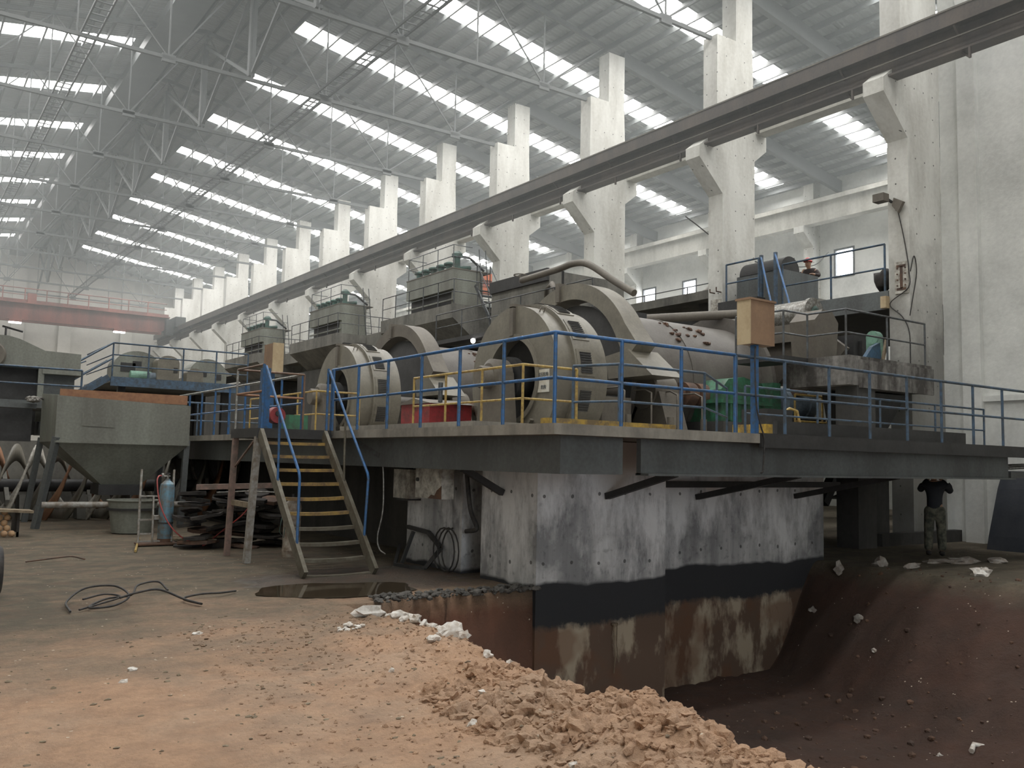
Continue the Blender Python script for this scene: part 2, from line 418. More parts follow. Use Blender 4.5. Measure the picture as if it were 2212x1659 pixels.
def pit_back(x):
    if x < 7.35: return 9.85 + .12*fbm(x*1.0, 5, 1.5)
    return 9.80 if x < 9.8 else 10.47
def ground_z(x, y):
    ex, ez = edge(y)
    rough = 1 - sm((y-7.5)/4.)
    base = .05*fbm(x, y, .7)*rough + .012*fbm(x, y, 3.) + .03*rough*fbm(x+9, y, 2.3)
    ex += .10*fbm(x*.3, y, 1.8)
    near = sm(1 - (ex - x)/1.5)
    top = base + ez*near + near*rough*(.12*(abs(fbm(x, y+30, 2.6, 3)) - .15) + .10*abs(fbm(x+50, y, 5.5, 3)) + .05*abs(fbm(x, y-20, 12., 2)))
    yb = pit_back(x)
    if x <= ex or y >= yb or x > 20: return top if x <= ex else .012*fbm(x, y, 3.)
    z = top - 1.55*(x-ex)
    w = 1.5 + max(0., 10.4-y)*.62
    xr = 14.5 + max(0., 8.-y)*.15
    zr = -1.85*(1 - sm((x-(xr-w))/w))
    zf = -1.85 + .10*fbm(x, y, .9) + .06*fbm(x, y, 3.)
    zz = max(z, zf, zr + .10*fbm(x, y, 1.6) + .05*fbm(x, y, 4.))
    if zr > -.02: zz = .02*fbm(x, y, 3.)
    if y < 1.: zz = max(zz, (1-y)*.9 - 1.9)
    return min(zz, top if x < ex+.3 else .06)
def arange(a, b, s):
    n = int(round((b-a)/s)); return [a+(b-a)*i/n for i in range(n)]
xs = arange(-1.5, -.5, .25) + arange(-.5, 2.6, .05) + arange(2.6, 5.3, .025) + arange(5.3, 16., .07) + arange(16., 22., .5) + arange(22., 36., 2.) + [36.]
ys = arange(-8., 1., 1.) + arange(1., 2.4, .2) + arange(2.4, 6.2, .027) + arange(6.2, 7., .04) + arange(7., 10.6, .05) + arange(10.6, 16., .2) + arange(16., 87., 3.) + [87.5]
mb = MB(); nx = len(xs)
mb.v = [Vector((x, y, ground_z(x, y))) for y in ys for x in xs]
mb.f = [(j*nx+i, j*nx+i+1, (j+1)*nx+i+1, (j+1)*nx+i) for j in range(len(ys)-1) for i in range(nx-1)]
mb.sm = [True]*len(mb.f)
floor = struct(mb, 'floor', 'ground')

# ------------------------------------------------------------------ shell: walls, roof, skylights
def gable(y):   # polygon in XZ
    return [(XL, -.4), (XR, -.4), (XR, roof_z(XR)), (RIDGE_X, RIDGE_Z), (XL, roof_z(XL))]
struct(MB().prism(gable(Y1), 'XZ', Y1, Y1+.3), 'wall_far', 'far_plaster')
# unseen near wall: doorway onto the yard added to light the foreground
mb = MB().prism([(XL,6.5),(XR,6.5),(XR,roof_z(XR)),(RIDGE_X,RIDGE_Z),(XL,roof_z(XL))], 'XZ', Y0-.3, Y0)
mb.box(5., XR, Y0-.3, Y0, -.4, 6.5); mb.box(XL, -.6, Y0-.3, Y0, -.4, 6.5)
struct(mb, 'wall_near', 'wall_plaster')
struct(MB().box(XL-.3, XL, Y0, Y1, -.4, roof_z(XL)), 'wall_left', 'far_plaster')
struct(MB().box(21.87, 22.15, Y0, 12.0, -.4, 17.2), 'wall_right', 'wall_plaster')
mb = MB(); WIN = [(23.55,24.5),(26.8,27.75),(33.15,34.1),(36.25,37.25),(45.3,46.3)]
y = Y0
for a, c in WIN:
    mb.box(XR, XR+.3, y, a, -.4, roof_z(XR)); mb.box(XR, XR+.3, a, c, -.4, 10.5); mb.box(XR, XR+.3, a, c, 11.75, roof_z(XR)); y = c
mb.box(XR, XR+.3, y, Y1, -.4, roof_z(XR))
struct(mb, 'wall_aisle', 'wall_plaster')
for k, (a, c) in enumerate(WIN):
    w = struct(MB().box(XR+.12, XR+.15, a, c, 10.5, 11.75), 'window_%d' % (k+1), 'window_light')
    f = MB()
    f.box(XR-.02, XR+.1, a-.06, a+.03, 10.44, 11.81); f.box(XR-.02, XR+.1, c-.03, c+.06, 10.44, 11.81)
    f.box(XR-.02, XR+.1, a, c, 10.44, 10.53); f.box(XR-.02, XR+.1, a, c, 11.72, 11.81)
    f.build('window_frame', 'grey_rail', w)
# pilasters on the right wall
struct(MB().box(21.70, 21.87, 11.0, 11.45, 0, 17.2), 'trim_1', 'wall_plaster')
struct(MB().box(21.78, 21.87, Y0, 11.0, 3.42, 3.56), 'trim_2', 'wall_plaster')
for k, x in enumerate((1., 8.2, 11.9, 17.)):
    struct(MB().box(x, x+1., Y1-.35, Y1, 0, 18), 'trim_%d' % (k+3), 'far_plaster')

SKYC = [15.27 + 6*k for k in range(-3, 12)]; HW = .56
mb = MB()
def slope_piece(x0, x1, y0, y1, th=.06):
    mb.add([(x0,y0,roof_z(x0)),(x1,y0,roof_z(x1)),(x1,y1,roof_z(x1)),(x0,y1,roof_z(x0)),
            (x0,y0,roof_z(x0)+th),(x1,y0,roof_z(x1)+th),(x1,y1,roof_z(x1)+th),(x0,y1,roof_z(x0)+th)],
           [(0,3,2,1),(4,5,6,7),(0,1,5,4),(1,2,6,5),(2,3,7,6),(3,0,4,7)])
y = Y0 - .3
for c in SKYC + [None]:
    e = Y1+.3 if c is None else c-HW
    slope_piece(RIDGE_X, XR+.3, y, e); slope_piece(XL-.3, RIDGE_X, y, e)
    if c is not None:
        if c < 2: slope_piece(RIDGE_X, XR+.3, c-HW, c+HW)
        else: slope_piece(RIDGE_X, 12.5, c-HW, c+HW); slope_piece(34.6, XR+.3, c-HW, c+HW)
        slope_piece(XL-.3, -.9, c-HW, c+HW); slope_piece(7.5, RIDGE_X, c-HW, c+HW)
        y = c+HW
struct(mb, 'ceiling', 'roof_sheet')
nwin = len(WIN)
for c in SKYC:
    for x0, x1 in ((12.5, 34.6), (-.9, 7.5)):
        if c < 2 and x0 > 0: continue
        nwin += 1; h = .03
        w = MB().add([(x0,c-HW,roof_z(x0)+h),(x1,c-HW,roof_z(x1)+h),(x1,c+HW,roof_z(x1)+h),(x0,c+HW,roof_z(x0)+h)], [(0,3,2,1)])
        struct(w, 'window_%d' % nwin, 'daylight')
# purlins under the sheets, one object each, sharing one mesh per slope side
pl = MB().box(-.035, .035, Y0, Y1, -.2, 0.).build('roof_purlin', 'roof_steel', None, (0,0,0)); pl['kind'] = 'structure'
first = True; x = XL + .4
while x < XR - .2:
    if abs(x - RIDGE_X) > .25:
        o = pl if first else pl.copy()
        if not first: COL.objects.link(o)
        first = False; o.location = (x, 0, roof_z(x) - .01)
    x += .75
struct(MB().box(7.75, 8.95, Y0, Y1, 18.55, 18.95), 'ridge_beam', 'roof_steel')

# ------------------------------------------------------------------ concrete columns, crane runway
def column_mesh():
    mb = MB()
    prof = [(XC,-.5),(21.85,-.5),(21.85,11.3),(22.42,11.75),(22.42,12.2),(21.85,12.3),(21.75,14.9),(21.75,16.9),(20.98,16.9),(20.98,15.0),(20.12,15.0),(20.12,11.9),
            (19.35,11.3),(19.35,10.95),(XC,10.0)]
    mb.prism(prof, 'XZ', 0, .56); return mb
c0 = column_mesh().build('column', 'column_concrete', None, (0,0,0)); c0['kind'] = 'structure'
for k in range(NCOL):
    o = c0 if k == 0 else c0.copy()
    if k: COL.objects.link(o)
    o.location = (0, CY0+BAY*k, 0)
struct(MB().box(21.9, 22.35, 12., Y1, 12.2, 12.95), 'tie_beam', 'beam_concrete')
run = thing('crane_runway', 'brown steel crane runway beam carried on the corbels of the concrete columns', 'crane beam', (19.75, 40, 11.35))
g = MB(); ya, yb = -7.5, 84.5
g.box(19.55, 19.95, ya, yb, 11.35, 11.40); g.box(19.72, 19.78, ya, yb, 11.40, 12.0); g.box(19.5, 20.0, ya, yb, 12.0, 12.05)
g.build('beam', 'crane_steel', run)
MB().box(19.40, 19.46, ya, yb, 11.95, 12.32).build('walkway_channel', 'crane_steel', run)
MB().box(19.71, 19.79, ya, yb, 12.05, 12.19).build('rail', 'grey_rail', run)
r = MB()
r.box(19.38, 19.42, ya, yb, 12.32, 12.36); r.box(19.52, 19.56, ya, yb, 11.68, 11.71); r.build('conductor_bar', 'machine_dusty', run)
for k in range(28):
    yk = -2 + k*3.
    b_ = MB(); b_.bar((19.58,yk,11.36),(19.58,yk,11.10),.05); b_.bar((19.58,yk,11.12),(19.75,yk+.25,11.36),.045); b_.build('bracket', 'crane_steel', run)
    MB().bar((19.47,yk+.3,11.98),(19.72,yk+.3,11.75),.05).build('channel_arm', 'crane_steel', run)

# aisle wall columns and beam
ac = MB().prism([(34.9,-.4),(XR,-.4),(XR,15.2),(34.9,15.2),(34.9,12.9),(34.15,12.9),(34.15,12.6),(34.9,12.0)], 'XZ', 0, .55).build('column', 'column_concrete', None, (0,0,0))
ac['kind'] = 'structure'
for k in range(10):
    o = ac if k == 0 else ac.copy()
    if k: COL.objects.link(o)
    o.location = (0, 13.3+6*k, 0)
struct(MB().box(34.2, 34.7, 12., Y1, 12.9, 13.75).box(34.0, 34.9, 12., Y1, 13.75, 13.95), 'aisle_beam', 'beam_concrete')
struct(MB().box(34.38, 34.52, 12., Y1, 13.95, 14.1), 'trim_9', 'crane_steel')
# aisle roof girders
for k in range(NCOL):
    yk = CY0 + .2 + BAY*k
    struct(MB().bar((21.8, yk, roof_z(21.8)-.5), (XR, yk, roof_z(XR)-.5), .2, .55), 'aisle_rafter', 'roof_steel')

# ------------------------------------------------------------------ roof trusses
for k in range(NCOL):
    yk = CY0 + .27 + BAY*k
    t = thing('roof_truss', 'slim steel roof truss seated on the %s concrete column counted from the bright right wall' % ORD[k], 'roof truss', (RIDGE_X, yk, 14.9), 'roof trusses over the mill hall')
    zb = 14.95
    MB().bar((XL, yk, zb), (20.98, yk, zb), .10, .12).build('bottom_chord', 'roof_steel', t)
    top = MB(); top.bar((XL, yk, roof_z(XL)-.38), (RIDGE_X, yk, RIDGE_Z-.38), .12, .16); top.bar((RIDGE_X, yk, RIDGE_Z-.38), (20.98, yk, roof_z(20.98)-.38), .12, .16)
    top.build('top_chord', 'roof_steel', t)
    n = 8; xsn = [XL + (20.98-XL)*i/n for i in range(n+1)]
    for i in range(1, n):
        x = xsn[i]
        MB().bar((x, yk, zb), (x, yk, roof_z(x)-.38), .045).build('vertical', 'roof_steel', t)
    for i in range(n):
        a, c = xsn[i], xsn[i+1]
        if (i % 2 == 0): p, q = (a, yk, roof_z(a)-.4), (c, yk, zb)
        else: p, q = (a, yk, zb), (c, yk, roof_z(c)-.4)
        MB().bar(p, q, .045).build('diagonal', 'roof_steel', t)
        if i < n and i % 2 == 1:
            MB().box(a-.22, a+.22, yk-.05, yk+.05, zb-.16, zb+.12).build('gusset', 'roof_steel', t)
# long braces: a vertical lattice under the ridge and two cable ladders
for k in range(NCOL-1):
    ya = CY0 + .27 + BAY*k; yc = ya + BAY; x = 9.75
    t = thing('ridge_brace', 'crossed steel brace under the ridge between the %s and next roof truss' % ORD[k], 'brace', (x, ya+3, 17), 'crossed braces under the roof ridge')
    v = MB(); v.bar((x, ya+.1, 15.1), (x, ya+.1, 18.6), .22); v.build('post', 'roof_steel', t)
    MB().bar((x, ya+.15, 15.2), (x, yc-.1, 18.4), .12).build('diagonal', 'roof_steel', t)
    MB().bar((x, ya+.15, 18.4), (x, yc-.1, 15.2), .12).build('diagonal', 'roof_steel', t)
for x, lab in ((12.4, 'narrow steel cable ladder running along the truss bottoms beneath the right skylights'),
               (4.5, 'narrow steel cable ladder running along the truss bottoms beneath the left skylights')):
    t = thing('cable_ladder', lab, 'cable tray', (x, 45, 15.1))
    for s in (-.24, .24): MB().box(x+s-.025, x+s+.025, 0., 85., 15.05, 15.14).build('side_rail', 'roof_steel', t)
    rg = MB(); yy = 0.
    while yy < 85: rg.box(x-.24, x+.24, yy, yy+.05, 15.07, 15.10); yy += .45
    tag(rg.build('rungs', 'roof_steel', t), kind='stuff')

# ------------------------------------------------------------------ mill platform
t = thing('platform_slab', 'concrete deck slab with worn edge carrying the two beige mill motors', 'platform', (12., 20., 2.06))
mb = MB()
HOLES = [(9.9,11.3,12.55,15.85),(9.9,11.3,20.85,24.15),(12.65,18.7,13.75,18.3),(12.65,18.7,22.25,26.8)]
gx = sorted({XE,19.4,*[h[0] for h in HOLES],*[h[1] for h in HOLES]}); gy = sorted({YE,34.,*[h[2] for h in HOLES],*[h[3] for h in HOLES]})
for i in range(len(gx)-1):
    run_ = None
    for j in range(len(gy)):
        inside = j == len(gy)-1 or any(h[0] <= (gx[i]+gx[i+1])/2 <= h[1] and h[2] <= (gy[j]+gy[j+1])/2 <= h[3] for h in HOLES)
        if inside:
            if run_ is not None: mb.box(gx[i], gx[i+1], run_, gy[j], 2.06, ZP); run_ = None
        elif run_ is None: run_ = gy[j]
mb.build('slab', 'slab_concrete', t)
g = MB()
g.box(6.58, 6.66, 8.40, 33.5, 1.60, 2.06); g.box(6.58, 7.58, 8.32, 8.40, 1.60, 2.06); g.build('edge_girder', 'girder_steel', t)
g = MB(); g.box(7.89, 17.34, 8.32, 8.40, 1.60, 2.06); g.box(7.89, 17.34, 8.18, 8.42, 1.59, 1.62); g.build('edge_girder', 'girder_steel', t)
MB().box(9.9, 19.4, YE-.03, YE+.02, 2.0, 2.20).build('steel_edge', 'dark_steel', t)
MB().box(10.5, 15.7, 8.25, 8.33, ZP, 2.40).build('toe_plate', 'dark_steel', t)
for (p, q) in (((6.65,10.6,1.62),(7.33,10.6,1.28)), ((8.6,8.4,1.62),(8.6,9.76,1.26)), ((11.2,8.4,1.62),(11.2,10.44,1.2)), ((13.8,8.4,1.62),(13.8,10.44,1.2))):
    MB().bar(p, q, .09).build('bracket', 'dark_steel', t)
MB().box(9.0, 14.4, 9.9, 9.98, 1.38, 1.48).build('under_beam', 'dark_steel', t)

mb = MB()
mb.box(7.35, 9.8, 9.78, 11.16, -2.6, 2.05); mb.box(7.35, 8.4, 11.70, 13.45, -.6, 2.05); mb.box(8.2, 9.75, 11.1, 13.45, -.6, 2.05)
mb.box(9.7, 14.65, 10.45, 12.45, -2.6, 2.05); mb.box(9.7, 14.65, 12.45, 18., -2.6, 1.4)
solo(mb, 'foundation_block', 'foundation', 'stained concrete foundation standing in the dug pit under the deck', 'foundation', (9.8, 10.4, 0))
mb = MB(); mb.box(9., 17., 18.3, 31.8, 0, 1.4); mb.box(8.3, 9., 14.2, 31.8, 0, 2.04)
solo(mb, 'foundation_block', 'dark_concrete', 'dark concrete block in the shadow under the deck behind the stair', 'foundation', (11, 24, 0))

# ------------------------------------------------------------------ guard rails
def rail(name, label, pts, h=1.06, step=1.03, mat='blue_rail', r=.024, mids=(.5,), post_r=None, group=None, ends=(True, True), top_mat=None):
    """posts along a path of base points plus a top rail and mid rails"""
    pts = [Vector(p) for p in pts]; post_r = post_r or r
    t = thing(name, label, 'railing', pts[0], group)
    done = set()
    for a, c in zip(pts, pts[1:]):
        L = (c-a).length; n = max(1, round(L/step))
        for i in range(n+1):
            p = a + (c-a)*(i/n); key = tuple(round(x, 2) for x in p)
            if key in done: continue
            done.add(key)
            MB().tube(p, p + Vector((0,0,h)), post_r, 8).build('post', mat, t)
    up = Vector((0,0,1))
    MB().path([p + up*h for p in pts], r, 8).build('top_rail', top_mat or mat, t)
    for m in mids: MB().path([p + up*h*m for p in pts], r*.85, 8).build('mid_rail', mat, t)
    return t
z = ZP
rail('guard_rail', 'blue painted guard rail turning the near corner of the concrete deck', [(XE+.02, 14.40, z), (XE+.02, 8.10, z), (9.42, 8.10, z)], step=1.045)
rail('guard_rail', 'blue guard rail with shade toned into its paint running right along the deck edge from the beige cabinet', [(9.44, 8.10, z), (18.8, 8.10, z)], mat='blue_dull_and_shaded', step=1.04)  # same blue paint as the corner rail; less light put into the colour
rail('guard_rail', 'blue guard rail with pale top bar on the deck edge left of the stair', [(XE+.02, 25.4, z), (XE+.02, 15.75, z)], top_mat='silver_rail', step=1.05)
rail('guard_rail', 'blue guard rail with brown bars round the pit before the nearer big motor', [(8.33, 10.25, z), (8.62, 9.55, z), (10.4, 9.55, z), (12.8, 11.2, z)], h=.98, step=1.2, mids=(.45,), mat='blue_dull_and_shaded', r=.021)
rail('guard_rail', 'dull blue rail behind the front one at the bright right wall', [(12.6, 10.6, z), (21., 10.6, z)], h=.98, step=2., mat='blue_dull_and_shaded', r=.022)
rail('guard_rail', 'yellow painted guard rail in front of the nearer big motor', [(8.2, 14.9, z), (8.2, 11.35, z), (9.3, 11.35, z)], h=1.08, step=1.05, mat='yellow_rail', r=.022)
rail('guard_rail', 'yellow painted guard rail in front of the farther big motor', [(8.2, 24.2, z), (8.2, 19.6, z), (9.3, 19.6, z)], h=1.08, step=1.05, mat='yellow_rail', r=.022)
rail('guard_rail', 'yellow guard rail beside the small grey blue drive motor', [(17.45, 13.2, z), (18.5, 13.2, z), (18.5, 12.4, z)], h=1.25, step=1., mat='yellow_rail', r=.026)

# ------------------------------------------------------------------ stair and landing
ST = thing('stair', 'steep steel stair with worn yellow treads up to the deck', 'stair', (5.57, 12.2, 0))
for x in (5.02, 6.13):
    MB().bar((x, 12.17, .04), (x, 14.25, 2.12), .06, .17).build('stringer', 'stair_grey', ST)
for i in range(10):
    zt = .03 + .216*i; y = 12.22 + (zt/2.12)*2.05
    mb = MB(); d = .12
    n = 8
    for k in range(n):   # treads sag a little in the middle
        xa = 5.05 + 1.05*k/n; xb = 5.05 + 1.05*(k+1)/n
        sg = lambda x: -.018*(1-((x-5.575)/.525)**2)*(1 if i < 6 else .3)
        mb.add([(xa,y,zt+sg(xa)),(xb,y,zt+sg(xb)),(xb,y+d,zt+sg(xb)),(xa,y+d,zt+sg(xa)),(xa,y,zt-.05+sg(xa)),(xb,y,zt-.05+sg(xb)),(xb,y+d,zt-.03+sg(xb)),(xa,y+d,zt-.03+sg(xa))],
               [(0,1,2,3),(7,6,5,4),(0,4,5,1),(2,6,7,3)] + ([(0,3,7,4)] if k == 0 else []) + ([(1,5,6,2)] if k == n-1 else []))
    mb.build('tread', 'stair_yellow' if i >= 4 else 'stair_grey', ST)
for x, yy, zz in ((5.02, 12.50, .36), (6.13, 12.58, .46)):
    MB().path([(x, 14.12, 3.20), (x, 13.3, 2.30), (x, 12.53, 1.50), (x, 12.50, 1.42), (x, yy, zz)], .022, 8).build('handrail', 'blue_rail', ST)
    MB().tube((x, 13.38, 1.25), (x, 13.42, 2.40), .020).build('handrail_post', 'blue_rail' if x < 6 else 'stair_grey', ST)
LD = thing('landing', 'small steel landing with brown rails beside the top of the stair', 'landing', (5.6, 15., 0))
MB().box(4.97, XE-.02, 14.28, 15.62, 2.03, 2.19).build('deck_plate', 'dark_steel', LD)
MB().bar((4.90, 14.30, 0), (5.02, 14.36, 2.05), .10).build('leg', 'grey_leg', LD)
MB().bar((4.96, 15.50, 0), (5.02, 15.50, 2.05), .09).build('leg', 'pink_leg', LD)
MB().bar((4.97, 14.35, .92), (5.0, 15.50, .92), .05, .09).build('cross_brace', 'wood', LD)
MB().bar((5.02, 15.55, 1.5), (5.02, 14.5, 2.0), .03).build('cross_brace', 'pink_leg', LD)
for p, q in (((5.05,14.30,2.19),(5.05,14.30,3.25)),): MB().tube(p, q, .024).build('post', 'blue_rail', LD)
MB().box(5.08, 5.22, 14.44, 14.56, 2.19, 3.2).build('post', 'blue_rail', LD)
MB().tube((5.03,15.58,2.19), (5.03,15.58,3.24), .02).build('post', 'silver_rail', LD)
MB().tube((6.27,15.58,2.19), (6.27,15.58,3.24), .02).build('post', 'brown_rail', LD)
for zz, mt in ((3.24, 'brown_rail'), (2.80, 'orange_rust')):
    MB().path([(5.05,14.32,zz), (5.03,15.58,zz), (6.27,15.58,zz)], .02).build('rail', mt, LD)
MB().tube((6.12,14.15,2.19), (6.12,14.15,3.24), .022).build('post', 'blue_rail', LD)
MB().tube((6.27,14.25,2.19), (6.27,14.25,3.24), .022).build('post', 'blue_rail', LD)

# ------------------------------------------------------------------ mills and their drives
def half_ring(mb, x0, x1, yc, zc, r0, r1, n=64):
    return mb.lathe('X', (0, yc, zc), [(x0,r0),(x0,r1),(x1,r1),(x1,r0)], n, 0, 2*PI, False, True)
def smooth_by_angle(o):
    me = o.data; me.polygons.foreach_set('use_smooth', [True]*len(me.polygons))
    try: me.set_sharp_from_angle(angle=math.radians(28))
    except Exception: pass
def motor(dy, lab_m, lab_b):
    yc, zc = 14.2+dy, 3.33
    t = thing('mill_motor', lab_m, 'motor', (10.5, yc, ZP), 'ring shaped mill motors')
    o = half_ring(MB(), 10.0, 10.36, yc, zc, .83, 1.45).build('end_shield', 'machine_beige', t); smooth_by_angle(o)
    o = half_ring(MB(), 10.36, 10.86, yc, zc, 1.0, 1.53).build('housing', 'machine_beige', t); smooth_by_angle(o)
    o = half_ring(MB(), 10.86, 11.2, yc, zc, .83, 1.45).build('end_shield', 'machine_beige', t); smooth_by_angle(o)
    o = half_ring(MB(), 9.96, 10.02, yc, zc, .80, .90).build('rim_lip', 'machine_beige', t); smooth_by_angle(o)
    s = MB().box(9.94, 10.02, yc-.06, yc+.06, zc+.86, zc+1.44); s.box(9.94, 10.36, yc-.06, yc+.06, zc+1.42, zc+1.50)
    s.build('flange_seam', 'machine_dusty', t)
    for k, a in enumerate((-72, -48, -20, 8, 36, 64)):
        g = math.radians(90 - a - 24)   # angle from +Y towards +Z; panels sit on the camera side
        g = PI - math.radians(-17 + 27*k)
        fr = MB(); gr = MB(); w = .20
        for mbx, x0, x1, ww, r in ((fr, 10.41, 10.81, w, 1.545), (gr, 10.48, 10.74, w*.78, 1.556)):
            vs = []
            for gg in (g-ww/1.2, g, g+ww/1.2):
                for x in (x0, x1): vs.append((x, yc + r*cos(gg), zc + r*sin(gg)))
            for gg in (g-ww/1.2, g, g+ww/1.2):
                for x in (x0, x1): vs.append((x, yc + (r-.03)*cos(gg), zc + (r-.03)*sin(gg)))
            mbx.add(vs, [(0,1,3,2),(2,3,5,4),(0,6,7,1),(4,5,11,10),(0,2,8,6),(2,4,10,8),(1,7,9,3),(3,9,11,5)])
        for q in range(9):
            gg = g - w*.62 + w*1.24*q/8
            gr.bar((10.48, yc+1.562*cos(gg), zc+1.562*sin(gg)), (10.74, yc+1.562*cos(gg), zc+1.562*sin(gg)), .012)
        f_ = fr.build('vent_frame', 'machine_beige', t); gr.build('vent_grille', 'mesh_dark', f_)
    for a in (62, 118):
        g = math.radians(a); p = Vector((10.18, yc+1.45*cos(g), zc+1.45*sin(g))); q = Vector((0, cos(g), sin(g)))
        MB().path([p+Vector((-.05,0,0)), p+Vector((-.05,0,0))+q*.09, p+Vector((.05,0,0))+q*.09, p+Vector((.05,0,0))], .014, 6).build('lifting_lug', 'machine_dusty', t)
    MB().lathe('X', (0, yc, zc), [(10.3,0),(10.3,.84),(11.2,.84),(11.2,0)], 40).build('rotor', 'dark_steel', t)
    o = MB().lathe('X', (0, yc, zc), [(9.88,0),(9.88,.44),(10.02,.44),(10.02,.36),(10.3,.36)], 32).build('slip_ring', 'dark_steel', t); smooth_by_angle(o)
    for sy in (-1, 1):
        MB().prism([(yc+sy*.95, zc-1.14), (yc+sy*1.62, zc-1.14), (yc+sy*1.62, zc-1.02), (yc+sy*1.30, zc-.85), (yc+sy*1.05, zc-.95)], 'YZ', 10.1, 11.1).build('foot', 'machine_beige', t)
    MB().bar((9.98, yc-.72, zc-.80), (9.98, yc-.45, zc-1.10), .05, .12, (1,0,0)).build('guard_strip', 'machine_beige', t)
    b = thing('bearing_pedestal', lab_b, 'bearing', (9.64, yc, ZP), 'motor bearing pedestals')
    MB().prism([(yc-.46, ZP), (yc+.46, ZP), (yc+.30, zc+.10), (yc-.30, zc+.10)], 'YZ', 9.46, 9.82).build('pedestal', 'machine_dusty', b)
    o = MB().lathe('X', (0, yc, zc+.06), [(9.42,.0),(9.42,.22),(9.48,.31),(9.80,.31),(9.84,.22),(9.84,0)], 32).build('bearing_cap', 'machine_dusty', b); smooth_by_angle(o)
    o = MB().lathe('X', (0, yc, zc), [(9.22,0),(9.22,.20),(9.26,.22),(9.44,.22)], 28).build('end_cover', 'machine_dusty', b); smooth_by_angle(o)
    for yy in (-.42, .42):
        MB().tube((9.42, yc+yy, ZP+.02), (9.42, yc+yy, ZP+.22), .05).build('foot_bolt', 'machine_beige', b)
    MB().tube((9.5, yc, zc), (12.75, yc, zc), .16, 20).build('shaft', 'drum_steel', t)
    return t
m1 = motor(0, 'nearer big beige ring motor with vent grilles behind the yellow rail', 'dusty bearing pedestal in front of the nearer ring motor')
motor(8.3, 'farther big beige ring motor seen behind the head of the stair', 'dusty bearing pedestal in front of the farther ring motor')
# warning plate on the near motor
sg = MB().box(9.985, 9.998, 13.0, 13.36, 3.03, 3.46).build('warning_plate', 'sign_white', m1)
def text(body, size, loc, rot, mat, parent, name):
    c = bpy.data.curves.new(name, 'FONT'); c.body = body; c.size = size; c.extrude = .002; c.align_x = 'CENTER'; c.align_y = 'CENTER'
    o = bpy.data.objects.new(name, c); COL.objects.link(o); o.parent = parent
    dg = bpy.context.evaluated_depsgraph_get(); me = bpy.data.meshes.new_from_object(o.evaluated_get(dg)); bpy.data.objects.remove(o)
    o = bpy.data.objects.new(name, me); COL.objects.link(o); o.parent = parent; me.materials.clear(); me.materials.append(M[mat])
    o.location = Vector(loc) - parent_loc(parent); o.rotation_euler = rot; return o
text('高压危险', .085, (9.98, 13.18, 3.36), (PI/2, 0, -PI/2), 'sign_ink', sg, 'lettering')
text('危险', .085, (9.98, 13.16, 3.12), (PI/2, 0, -PI/2), 'sign_ink', sg, 'lettering')

